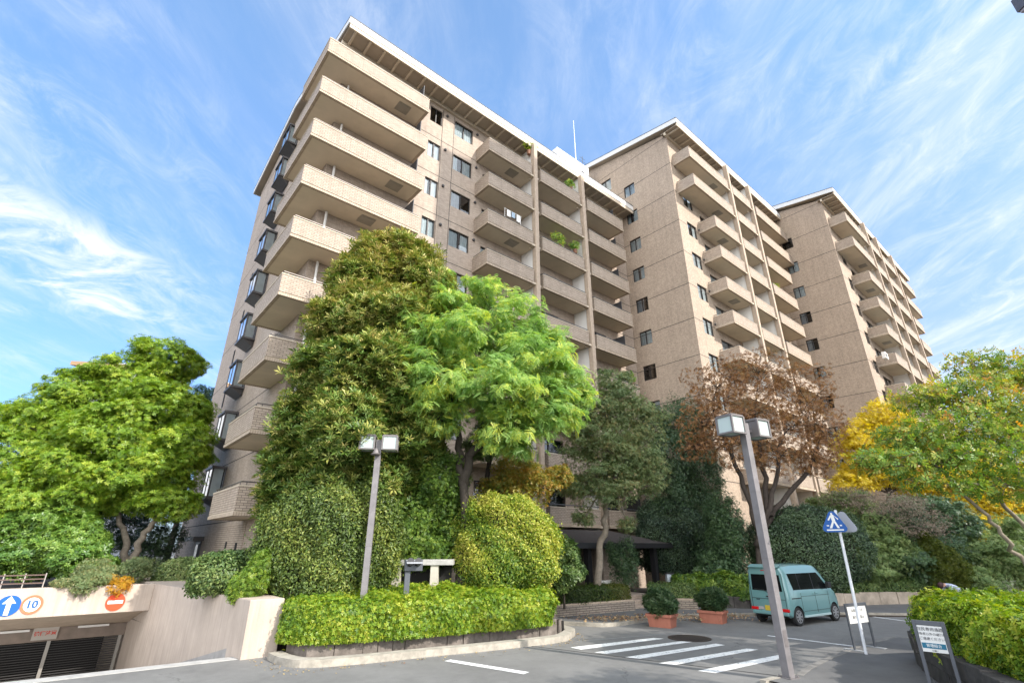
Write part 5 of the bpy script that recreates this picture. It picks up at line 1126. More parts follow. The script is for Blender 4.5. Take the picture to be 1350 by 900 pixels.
cp = [clump(1300, 735, 34, 30, 26.5, 1.4), clump(1338, 750, 34, 30, 25.5, 1.4), clump(1290, 765, 26, 16, 25, 1.1), clump(1345, 705, 26, 26, 27, 1.3)]
tree('olive_shrub', 'grey green loose shrub behind the bright right hand hedge', (cp[0][0][0], 26.5, 0.3), tuple(at(1305, 750, 26.5)), cp, 11000, 0.21, G_PALE, SPRIG, BARKD, 0.05, 62, cat='shrub', sub=20, subr=0.32, flat=0.5, shell=0.2)
cp = [clump(1120, 655, 44, 14, 28, 1.2), clump(1180, 668, 50, 16, 26.5, 1.2), clump(1215, 692, 36, 18, 25.6, 1.0)]
tree('bare_shrub', 'beige nearly bare twiggy shrub below the yellow tree', (cp[1][0][0], 26.8, 0.4), tuple(at(1165, 700, 26.8)), cp, 8000, 0.10, G_BEIGE, SPRIG, BARKB, 0.05, 63, cat='shrub', sub=22, jit=1.0, twigs=30, dens=0.5)
hedge('low_hedge', 'long low clipped hedge on the pale stone wall right of the van', [at(1108, 780, 25.2).to_tuple()[:2], at(1170, 780, 25.8).to_tuple()[:2], at(1250, 782, 26.0).to_tuple()[:2]], 0.9, 0.5, 0.98, 12000, 0.09, G_MID, LEAF, 64, bump=0.05)
stone_wall('retaining_wall', 'low pale stone retaining wall right of the van', [at(1070, 806, 24.3).to_tuple()[:2], at(1130, 806, 24.6).to_tuple()[:2], at(1200, 806, 25.2).to_tuple()[:2], at(1300, 806, 25.4).to_tuple()[:2]], 0.58, 0.3, mat('pale_stone', (0.36, 0.30, 0.24), 0.9, var=0.4, vscale=2.0, bump=0.5, bscale=6), 9, (0.6, 1.2))
# yellow trees
YG = 33
cp = [clump(1165, 555, 30, 24, YG, 1.7), clump(1140, 585, 34, 24, YG, 1.8), clump(1190, 590, 36, 28, YG, 1.8), clump(1150, 620, 40, 22, YG, 1.9), clump(1210, 630, 40, 24, YG, 1.9), clump(1260, 620, 40, 30, YG, 1.9), clump(1120, 640, 26, 14, YG, 1.4)]
tree('ginkgo_tree', 'golden yellow ginkgo tree left of the dogwood, before the farthest block', (at(1170, 780, YG).x, YG, 0.2), tuple(at(1172, 650, YG)), cp, 10000, 0.20, G_GOLD, STAR, BARKD, 0.2, 65, sub=26, up=0.5, twigs=6)
cp = [clump(1300, 665, 34, 24, YG - 2, 1.6), clump(1335, 640, 30, 26, YG - 2, 1.6), clump(1310, 700, 34, 20, YG - 2.5, 1.5), clump(1345, 690, 24, 24, YG - 2, 1.4), clump(1275, 690, 22, 16, YG - 2, 1.2), clump(1330, 715, 22, 14, YG - 3, 1.0)]
tree('ginkgo_tree', 'golden yellow tree seen under the dogwood branches, above the bright hedge', (at(1315, 790, YG - 2).x, YG - 2, 0.2), tuple(at(1315, 690, YG - 2)), cp, 8000, 0.19, G_GOLD, STAR, BARKD, 0.18, 66, sub=22, up=0.5, twigs=6)
cp = [clump(1275, 655, 40, 34, 36, 2.2), clump(1330, 620, 50, 50, 37, 2.5), clump(1230, 660, 40, 26, 36, 2.0)]
tree('far_tree', 'dark green tree filling the gap between the two yellow trees', (cp[0][0][0], 36, 0), cp[0][0], cp, 9000, 0.24, G_DARK, SPRIG, BARKD, 0.2, 67, sub=22)
# wood closing the view on the right
rs = np.random.RandomState(91); rr_ = random.Random(9); cl_ = [((30 + i * 3.1 + rr_.uniform(-1, 1), 52 - i * 1.9 + rr_.uniform(-2, 2), rr_.uniform(3.0, 4.5)), (rr_.uniform(2.6, 3.8), 2.5, rr_.uniform(3.0, 5.0))) for i in range(16)]
q_, n_, t_ = crown_points(cl_, 42000, rs, 22, 0.36)
tag(leaf_mesh('far_woods', G_MID, q_, n_, 0.34, t_, SPRIG, rs), 'dense green wood closing the view far behind the right hedge', 'woods', kind='stuff')
# dogwood
YD = 11.5
db = at(1375, 770, YD)
cp = [clump(1330, 495, 36, 18, YD, .9), clump(1270, 520, 44, 20, YD - .2, 1.0), clump(1215, 525, 34, 16, YD, .8), clump(1320, 545, 50, 26, YD - .2, 1.2), clump(1250, 565, 50, 24, YD - .4, 1.1), clump(1195, 575, 34, 18, YD - .3, .9), clump(1310, 595, 50, 26, YD - .5, 1.2), clump(1240, 605, 46, 20, YD - .6, 1.0), clump(1175, 610, 36, 16, YD - .5, .8), clump(1330, 640, 40, 22, YD - .5, 1.1), clump(1140, 605, 18, 10, YD - .4, .4), clump(1285, 480, 34, 12, YD + .3, .7), clump(1370, 560, 50, 40, YD, 1.2), clump(1360, 490, 40, 24, YD + .3, 1.0), clump(1210, 635, 22, 10, YD - .7, .5), clump(1265, 640, 24, 12, YD - .8, .5)]
tree('dogwood_tree', 'dogwood with red and green leaves and pale arching branches reaching over the right', (db.x + 0.5, YD, 0.1), None, cp, 9000, 0.23, G_DOG, SPRIG, BARKB, 0.065, 68, sub=20, subr=0.5, up=0.6, flat=0.8, twigs=20, szvar=0.5, fill=0.35, jit=0.7, dens=0.40, shell=0.6,
     trunks=[[Vector((db.x + 0.5, YD, 0.1)), at(1345, 740, YD), at(1320, 710, YD - .1), at(1305, 680, YD - .2), at(1255, 640, YD - .4), at(1220, 600, YD - .4)], [at(1385, 740, YD + .2), at(1345, 690, YD + .1), at(1310, 645, YD), at(1280, 590, YD)], [at(1390, 720, YD), at(1360, 660, YD), at(1335, 600, YD), at(1320, 540, YD)]],
     tintf=lambda p, t: t * 0.72 + 0.30 * np.clip((p[:, 2] - 4.4) / 1.5, 0, 1) * (0.5 + 0.5 * np.sin(p[:, 0] * 3.1 + p[:, 1])) + 0.30 * (np.sin(p[:, 0] * 5.3 + p[:, 2] * 4.1) * np.sin(p[:, 1] * 4.7 - p[:, 2] * 3.3) > 0.72))
# right hedge with its stone wall
hr = [at(1222, 850, 13.2).to_tuple()[:2], (9.2, 11.6), (9.7, 9.6), (10.0, 7.5)]
rw_ = [(12.4, 14.0), (9.9, 13.75), (9.15, 13.1), (8.42, 11.7), (7.80, 10.2), (7.2, 8.6), (6.9, 7.6)]
stone_wall('retaining_wall', 'dark rough stone wall under the bright hedge beside the notice stand', rw_, 0.62, 0.3, STONED, 10, (0.4, 0.8), rows=2, z0=0.05)
hc = [(10.95, 12.7), (10.12, 11.1), (9.5, 9.6), (8.9, 7.8)]
hedge('azalea_hedge', 'bright yellow green hedge on the dark stone wall behind the notice stand', hc, 3.1, 0.42, 1.42, 150000, 0.072, G_AZAL, WHORL5, 69, jit=1.0, bump=0.07, up=0.45)
m = MB(); m.face([(9.5, 13.1, 0.6), (8.7, 11.6, 0.6), (8.1, 10.1, 0.6), (7.3, 7.8, 0.6), (14, 7.0, 0.6), (14, 13.6, 0.6)]); struct(m.build('planter_soil', SOIL))
# street tree outside the frame whose shade falls on the road
cp = [((11.2, 4.2, 6.9), (1.5, 1.5, 1.1)), ((10.0, 3.6, 6.2), (1.1, 1.1, 0.8)), ((12.2, 4.8, 7.6), (1.3, 1.3, 1.0)), ((11.6, 3.0, 7.6), (1.2, 1.2, 0.9)), ((13.2, 3.8, 6.8), (1.2, 1.2, 0.9))]
tree('street_tree', 'leafy street tree on the near footway beside the road', (12.2, 3.2, 0.05), (12.0, 3.6, 4.6), cp, 5000, 0.2, G_MID, SPRIG, BARK, 0.14, 70, sub=14)
rs = np.random.RandomState(78); n = 220; kk = rs.randint(0, len(front_kerb) - 12, n)
pos = np.array([[front_kerb[i].x, front_kerb[i].y - 0.12, 0.012] for i in kk]) + np.stack([0.15 * rs.normal(size=n), -0.25 * np.abs(rs.normal(size=n)), 0.004 * rs.rand(n)], axis=1)
o = leaf_mesh('fallen_leaves', leafmat('leaf_litter_road', [(0.30, 0.20, 0.09), (0.42, 0.32, 0.14), (0.22, 0.11, 0.05)], trans=0.1), pos, np.array([0, 0, 1.0]) + 0.25 * rs.normal(size=(n, 3)), 0.055, rs.rand(n), LEAF, rs)
tag(o, 'small dry leaves lying in the gutter below the curved kerb', 'fallen leaves', kind='stuff')
# balcony greenery
for (px_, py_, Y_, r_, lb) in ((697, 192, None, 9, 'pale climbing plant at the top of the first column on the nearest block'), (752, 243, None, 6, 'small green potted plant on the top balcony left of the second column'), (737, 316, None, 9, 'row of green balcony plants three floors below the eaves'), (758, 324, None, 6, 'bushy green plant on the right end of a planted balcony'), (833, 498, None, 7, 'green potted shrub on a lower right balcony of the nearest block'), (1022, 377, 1, 4, 'yellow green potted plant on a balcony of the middle block')):
    s_, z_ = on_w(px_, py_, -0.35 if Y_ is None else 5.1); p = sw(s_, -0.35 if Y_ is None else 5.1, z_ + EYE - EYE); sc_ = mpp(p) * r_
    T = thing('balcony_plant', lb, 'potted plant', (p.x, p.y, p.z - sc_), AU, 'plants on the balconies'); rs = np.random.RandomState(int(px_)); q, nn, tt = crown_points([((0, 0, sc_), (sc_ * 1.3, 0.25, sc_ * 1.0))], 260, rs, 8, 0.4)
    leaf_mesh('foliage', G_LIME if px_ in (697, 1022) else G_COMP, q, nn, 0.16, tt, SPRIG, rs).parent = T
    m = MB(); m.lathe([(0.13, -0.35), (0.17, 0.0), (0.15, 0.0)], 12); m.build('pot', mat('pot_brown', (0.2, 0.1, 0.06), 0.8), T)
for (px_, py_, w_, lb) in ((1166, 467, 10.4, 'white air conditioner standing on a balcony of the farthest block'), (676, 284, -0.45, 'white clothes rack with hanging laundry on a balcony of the nearest block')):
    s_, z_ = on_w(px_, py_, w_); p = sw(s_, w_, z_)
    if 'rack' in lb:
        T = thing('clothes_rack', lb, 'clothes rack', (p.x, p.y, p.z - 0.6), AU); m = MB()
        for x in (-0.7, 0.7): m.tube([(x, 0, 0), (x, 0, 0.85)], 0.02, 6)
        m.tube([(-0.75, 0, 0.85), (0.75, 0, 0.85)], 0.02, 6); m.build('frame', WHITE, T)
        for i, (x, h_) in enumerate(((-0.5, 0.5), (-0.1, 0.42), (0.35, 0.55))): m = MB(); m.box(x, x + 0.3, -0.02, 0.02, 0.84 - h_, 0.84); m.build('laundry', CURTAIN if i != 1 else mat('cloth_blue', (0.35, 0.45, 0.55), 0.9), T)
    else:
        T = thing('air_conditioner', lb, 'air conditioner', (p.x, p.y, p.z - 0.45), AU); m = MB(); m.box(-0.4, 0.4, -0.15, 0.15, 0, 0.6); m.build('case', WHITE, T, bevel=0.015); m = MB(); m.lathe([(0.23, 0), (0.23, 0.01), (0.05, 0.012)], 24, 0, Matrix.Translation((-0.1, -0.152, 0.3)) @ Matrix.Rotation(math.pi / 2, 4, 'X')); m.build('grille', SCREEN, T)
# fallen leaves on the plaza
rs = np.random.RandomState(77); n = 900; P0, P1 = on_z(770, 822, 0), on_z(990, 818, 0); t = rs.rand(n)
pos = np.stack([P0.x + (P1.x - P0.x) * t + 0.4 * rs.normal(size=n), P0.y + (P1.y - P0.y) * t + 0.45 * rs.normal(size=n) + 0.3, 0.125 + 0.01 * rs.rand(n)], axis=1)
o = leaf_mesh('fallen_leaves', leafmat('leaf_litter', [(0.35, 0.22, 0.10), (0.5, 0.36, 0.2), (0.28, 0.12, 0.06)], trans=0.1), pos, np.array([0, 0, 1.0]) + 0.3 * rs.normal(size=(n, 3)), 0.10, rs.rand(n), LEAF, rs)
tag(o, 'dry fallen leaves scattered along the plaza kerb', 'fallen leaves', kind='stuff')
# ------------------------------------------------------------------ street lamps
LAMPG = mat('lamp_diffuser', (0.40, 0.47, 0.455), 0.25, var=0.05); LAMPF = mat('lamp_frame', (0.16, 0.145, 0.145), 0.5, metal=0.2, var=0.1); POLEM = mat('pole_taupe', (0.18, 0.168, 0.172), 0.55, metal=0.1, var=0.22, vscale=4.0)
def lamp(label, base, rz, H, sy, spread=0.42, bell=False):
    T = thing('street_lamp', label, 'street lamp', base, rz, 'twin cube street lamps')
    m = MB(); m.box(-0.085, 0.085, -0.085, 0.085, -0.02, H); m.build('pole', POLEM, T, bevel=0.008)
    m = MB(); m.box(-0.15, 0.15, -0.15, 0.15, 0.0, 0.018)
    for a in (-1, 1):
        for b in (-1, 1): m.lathe([(0.018, 0.018), (0.018, 0.05), (0.008, 0.055)], 6, 0, Matrix.Translation((a * 0.12, b * 0.12, 0)))
    m.build('base_plate', LAMPF, T)
    m = MB(); m.box(-0.05, 0.05, -0.092, -0.086, 0.55, 0.85); m.box(-0.02, 0.02, -0.096, -0.0925, 0.68, 0.72); m.build('access_door', LAMPF, T)
    m = MB(); m.box(-0.0865, 0.0865, -0.0865, 0.0865, 2.2, 2.215); m.box(-0.0865, 0.0865, -0.0865, 0.0865, 3.6, 3.612); m.build('pole_joint', LAMPF, T)
    m = MB(); m.box(-spread - 0.02, spread + 0.02, -0.03, 0.03, H - 0.2, H - 0.13); m.build('arm', LAMPF, T)
    for sg in (-1, 1):
        x = sg * (spread + 0.2); s = 0.21; z0 = H - 0.32
        m = MB(); e = 0.022
        for a in (-1, 1):
            for b in (-1, 1):
                m.box(x + a * s - e, x + a * s + e, b * s - e, b * s + e, z0, z0 + 0.42)
                m.box(x - s + e, x + s - e, b * s - e, b * s + e, z0 + (0.40 if a > 0 else 0.0), z0 + (0.44 if a > 0 else 0.04))
                m.box(x + b * s - e, x + b * s + e, -s + e, s - e, z0 + (0.40 if a > 0 else 0.0), z0 + (0.44 if a > 0 else 0.04))
        m.box(x - s, x + s, -s, s, z0 + 0.425, z0 + 0.455)
        o = m.build('lamp_head', LAMPF, T)
        sd = -sg                       # the side facing the pole is sheet metal
        m = MB(); q = s - 0.006
        m.face([(x + sg * q, -q, z0 + 0.03), (x + sg * q, q, z0 + 0.03), (x + sg * q, q, z0 + 0.41), (x + sg * q, -q, z0 + 0.41)])
        for yy in (-q, q): m.face([(x - q, yy, z0 + 0.03), (x + q, yy, z0 + 0.03), (x + q, yy, z0 + 0.41), (x - q, yy, z0 + 0.41)])
        m.face([(x - q, -q, z0 + 0.02), (x + q, -q, z0 + 0.02), (x + q, q, z0 + 0.02), (x - q, q, z0 + 0.02)]); m.build('diffuser', LAMPG, o)
        m = MB(); m.box(x + sd * (q - 0.002) - 0.004, x + sd * (q - 0.002) + 0.004, -q, q, z0 + 0.03, z0 + 0.41); m.build('back_plate', LAMPF, o)
    if bell:
        m = MB(); m.lathe([(0.03, H - 0.28), (0.07, H - 0.34), (0.09, H - 0.42), (0.15, H - 0.46), (0.13, H - 0.48)], 16, xf=Matrix.Translation((-0.05, -0.2, 0))); m.build('loudspeaker', LAMPF, T)
    return T
lamp('twin cube street lamp on the right footway beside the crosswalk', on_z(1040, 893, 0.05), R(29), 5.2, 1, 0.26)
p = at(480, 780, 15.1); lamp('twin cube street lamp rising out of the curved front hedge', (p.x, 15.1, 0.3), R(8), at(499, 580, 15.1).z - 0.3, 1, 0.13, True)

# ------------------------------------------------------------------ crossing sign
sp = on_z(1142, 862, 0.05); T = thing('crossing_sign', 'white post with blue triangular pedestrian crossing sign and second plate back to back', 'traffic sign', sp, 0)
PW = mat('post_white', (0.68, 0.70, 0.74), 0.45, var=0.1)
m = MB(); top = at(1101, 672, sp.y) - Vector(sp); lean = Vector((top.x, 0, top.z))
m.tube([(0, 0, -0.03), (lean.x, lean.y, lean.z)], 0.036, 12); m.build('post', PW, T, smooth=False)
def tri(c, w, h, off, ang): 
    r_ = 0.10; pts = []
    for (cx, cz, a0) in ((w / 2 - r_, -h / 2 + r_ * 0.8, -90), (0, h / 2 - r_ * 1.3, 30), (-w / 2 + r_, -h / 2 + r_ * 0.8, 150)):
        for i in range(5): a = R(a0 + i * 30); pts.append((cx + r_ * math.cos(a), cz + r_ * math.sin(a) * 0.9))
    return pts
def signplate(name, ang, dx, dy, fm, draw):
    pts = tri(None, 0.58, 0.56, 0, 0); M_ = Matrix.Translation(Vector((lean.x * 0.93 + dx, lean.y + dy, lean.z - 0.27))) @ Matrix.Rotation(ang, 4, 'Z')
    mb = MB(); a = [M_ @ Vector((x, -0.046, z)) for x, z in pts]; b = [M_ @ Vector((x, -0.058, z)) for x, z in pts]; n = len(pts)
    mb.face(a[::-1], 1); mb.face(b, 0)
    for i in range(n): mb.face([a[i], a[(i + 1) % n], b[(i + 1) % n], b[i]], 1)
    def F(poly, mi, k=1): mb.face([M_ @ Vector((x, -0.058 - 0.003 * k, z)) for x, z in poly], mi)
    if draw: draw(F)
    return mb.build(name, [fm, mat('plate_back', (0.34, 0.36, 0.42), 0.5), SWHITE], T)
def walker(F):
    F([(-0.20, -0.252), (0.20, -0.252), (0.20, -0.220), (-0.20, -0.220)], 2)
    F([(0.025 * math.cos(a) + 0.0 - 0.01, 0.172 + 0.028 * math.sin(a)) for a in np.linspace(0, 6.28, 12)[:-1]], 2)
    F([(-0.05, 0.14), (0.03, 0.15), (0.05, -0.02), (-0.03, -0.02)], 2)                 # trunk
    F([(-0.03, -0.021), (0.02, -0.021), (-0.06, -0.19), (-0.12, -0.19)], 2); F([(0.0, -0.022), (0.05, -0.022), (0.12, -0.19), (0.065, -0.19)], 2, 2)   # legs
    F([(-0.05, 0.135), (-0.02, 0.12), (-0.10, 0.0), (-0.13, 0.02)], 2, 2); F([(0.02, 0.14), (0.045, 0.12), (0.13, 0.04), (0.115, 0.015)], 2, 2)         # arms
    F([(-0.18, -0.14), (-0.12, -0.14), (-0.12, -0.11), (-0.18, -0.11)], 2); F([(0.13, -0.14), (0.18, -0.14), (0.18, -0.11), (0.13, -0.11)], 2)      # stripes
signplate('sign_plate', R(-44), -0.10, 0.0, SBLUE, walker); bp_ = signplate('sign_plate', R(128), 0.20, 0.10, SBLUE, None); bp_['label'] = 'second plate showing its grey back'

# ------------------------------------------------------------------ notice stands
PAPER = mat('notice_paper', (0.62, 0.62, 0.60), 0.6); INK = mat('ink', (0.05, 0.05, 0.06), 0.7); TEAL = mat('notice_teal', (0.01, 0.12, 0.20), 0.5)
def stand(label, pa, pb, H, lean_, lines, band, board=(0.40, 0.98), feet=True):
    a, b = Vector(pa), Vector(pb); w = (b - a).length; rz = math.atan2(b.y - a.y, b.x - a.x); T = thing('notice_stand', label, 'notice stand', ((a + b) / 2), rz, 'notice stands'); hw = w / 2; t = 0.028
    K = Matrix.Shear('XY', 4, (0, 0)) ; sh = lambda x, y, z: (x, y + lean_ * z, z)
    m = MB(); X = Matrix(((1, 0, 0, 0), (0, 1, lean_, 0), (0, 0, 1, 0), (0, 0, 0, 1)))
    for x in (-hw, hw): m.box(x - t, x + t, -0.02, 0.02, 0.0, H, 0, X)
    m.box(-hw + t + .001, hw - t - .001, -0.02, 0.02, H - 0.075, H, 0, X)
    m.build('frame', GREYM, T, bevel=0.004)
    if feet:
        m = MB()
        for x in (-hw, hw): m.box(x - 0.06, x + 0.06, -0.26, 0.26, -0.03, 0.02)
        m.build('foot', mat('foot_plate', (0.3, 0.31, 0.32), 0.5), T)
    z0, z1 = H * board[0], H - 0.078
    m = MB(); m.box(-hw + t + .002, hw - t - .002, -0.012, 0.012, z0, z1, 0, X); bo = m.build('board', PAPER, T)
    hz_ = z1 - z0
    if band: m = MB(); m.box(-hw + t + 0.012, hw - t - 0.012, -0.0165, -0.0125, z0 + 0.14 * hz_, z0 + 0.34 * hz_, 0, X); m.build('band', TEAL, bo)
    for i, (s_, zf, sz, mm) in enumerate(lines):
        zz = z0 + zf * hz_; text(s_, sz, mm, bo, 'lettering', (0, lean_ * zz - 0.019, zz), (math.pi / 2 - math.atan(lean_) * -1 * -1, 0, 0), 0.0005)
    return T
q0, q1 = on_z(1196, 921, 0.05), on_z(1262, 926, 0.05)
sa = at(1205, 823, 10.25); sb = at(1243, 824, 9.95)
stand('grey framed notice stand with blue banded notice against the bright right hedge', (sa.x, sa.y, 0.05), (sb.x, sb.y, 0.05), 1.22, 0.02, [('住民専用通路', 0.86, 0.062, INK), ('関係者以外の通行は', 0.68, 0.048, INK), ('ご遠慮ください', 0.50, 0.052, INK), ('管理組合', 0.24, 0.055, SWHITE), ('お願い', 0.06, 0.03, INK)], True, (0.60, 1))
q0, q1 = on_z(1129, 857, 0.05), on_z(1149, 853, 0.05)
stand('grey framed notice stand with white notice behind the crossing sign post', (q0.x - 0.03, q0.y, 0.05), (q1.x + 0.1, q1.y, 0.05), 1.06, 0.0, [('私有地につき', 0.75, 0.085, INK), ('通り抜け禁止', 0.35, 0.085, INK)], False, (0.56, 1))

# ------------------------------------------------------------------ terracotta pots
TERRA = mat('terracotta', (0.36, 0.135, 0.09), 0.75, var=0.15, vscale=3.0, grime=0.25)
def pot(label, c, seed):
    T = thing('terracotta_planter', label, 'planter', c, R(-38), 'terracotta planters on the plaza')
    m = MB(); w0, w1, d0, d1, h = 0.37, 0.42, 0.25, 0.29, 0.36
    b = [(-w0, -d0, 0), (w0, -d0, 0), (w0, d0, 0), (-w0, d0, 0)]; t_ = [(-w1, -d1, h), (w1, -d1, h), (w1, d1, h), (-w1, d1, h)]
    m.face(b[::-1])
    for i in range(4): m.face([b[i], b[(i + 1) % 4], t_[(i + 1) % 4], t_[i]])
    m.face(t_); m.build('pot', TERRA, T, bevel=0.012)
    r = MB(); e = 0.035
    r.box(-w1 - e, w1 + e, -d1 - e, -d1 + e, h - 0.05, h + 0.035); r.box(-w1 - e, w1 + e, d1 - e, d1 + e, h - 0.05, h + 0.035); r.box(-w1 - e, -w1 + e, -d1 + e + .001, d1 - e - .001, h - 0.05, h + 0.035); r.box(w1 - e, w1 + e, -d1 + e + .001, d1 - e - .001, h - 0.05, h + 0.035); r.build('rim', TERRA, T, bevel=0.01)
    rs = np.random.RandomState(seed); p, nn, tt = crown_points([((0, 0, h + 0.30), (0.44, 0.34, 0.36)), ((0.12, 0, h + 0.4), (0.3, 0.3, 0.3))], 3400, rs, 26, 0.4, 0.9, jit=0.5)
    leaf_mesh('bush', leafmat('leaf_pot', [(0.03, 0.065, 0.03), (0.05, 0.095, 0.04), (0.085, 0.13, 0.055), (0.13, 0.17, 0.08)]), p, nn, 0.13, tt, NARROW, rs).parent = T
    s = MB()
    for i in range(9): a = i * 0.7; s.tube([(0.1 * math.cos(a), 0.08 * math.sin(a), h), (0.3 * math.cos(a), 0.22 * math.sin(a), h + 0.45)], [0.012, 0.004], 5)
    s.build('core_stems', BARKD, T); return T
pa = (on_z(858, 827.5, 0) + on_z(892, 827, 0)) / 2 + Vector((0.05, 0.28, 0)); pot('terracotta planter nearest the crosswalk with rounded green bush', pa, 5)
pb = (on_z(927, 822, 0) + on_z(960, 821.5, 0)) / 2 + Vector((0.05, 0.28, 0)); pot('terracotta planter beside the van with green bush and blue umbrella', pb, 6)
u = thing('folded_umbrella', 'folded blue umbrella with yellow tip leaning on the second terracotta planter', 'umbrella', (pb.x + 0.36, pb.y + 0.02, 0.36)); m = MB(); m.lathe([(0.012, 0.12), (0.05, 0.3), (0.075, 0.5), (0.03, 0.56)], 12); m.build('canopy', mat('umbrella_blue', (0.03, 0.20, 0.32), 0.6), u); m = MB(); m.tube([(0, 0, 0.0), (0, 0, 0.14)], 0.02, 8); m.build('tip', mat('tip_yellow', (0.6, 0.5, 0.05), 0.5), u); m = MB(); m.tube([(0, 0, 0.55), (0, 0, 0.68), (0.05, 0, 0.72), (0.08, 0, 0.68)], 0.013, 8); m.build('handle', BLACKM, u)

# ------------------------------------------------------------------ hydrant post and concrete shelf behind the front hedge
hpz = at(536, 772, 15.4); T = thing('hydrant_post', 'dark grey fire hydrant post with two hooded outlets above the front hedge', 'hydrant', (hpz.x, 15.4, 0.4), R(18))
zt = at(540, 737, 15.4).z - 0.4
m = MB(); m.box(-0.075, 0.075, -0.06, 0.06, 0, zt - 0.301); m.build('post', GREYM, T, bevel=0.008)
m = MB(); m.box(-0.10, 0.40, -0.13, 0.13, zt - 0.30, zt); m.build('box', GREYM, T, bevel=0.015)
for x in (0.03, 0.25):
    m = MB(); X = Matrix.Translation((x, -0.14, zt - 0.1)) @ Matrix.Rotation(R(70), 4, 'X'); m.lathe([(0.085, 0), (0.085, 0.12), (0.10, 0.12), (0.10, 0.16), (0.06, 0.16)], 16, xf=X); o = m.build('outlet', BLACKM, T)
    m = MB(); m.extrude([(x - 0.11, -0.15, zt - 0.02), (x + 0.11, -0.15, zt - 0.02), (x + 0.11, -0.36, zt - 0.10), (x - 0.11, -0.36, zt - 0.10)], (0, 0, 0.015)); m.build('hood', mat('hood_grey', (0.3, 0.31, 0.33), 0.5), o)
c0, c1 = at(512, 742, 17.0), at(598, 742, 17.0); T = thing('concrete_shelf', 'weathered concrete slab on short pale posts under the camellia', 'slab', (c0.x, 17.0, 0.6), R(2)); L = c1.x - c0.x; zt = at(550, 737, 17).z - 0.6
m = MB(); m.box(0, L, -0.25, 0.55, zt - 0.16, zt); m.build('top', CONC2, T, bevel=0.01)
for x in (0.18, L * 0.66):
    m = MB(); m.box(x, x + 0.24, -0.2, 0.1, 0, zt - 0.161); m.build('leg', mat('pale_post', (0.42, 0.39, 0.33), 0.8, var=0.15), T)
m = MB(); m.box(0.3, L - 0.1, 0.5, 0.6, 0, zt - 0.165); m.build('back', DARKIN, T)

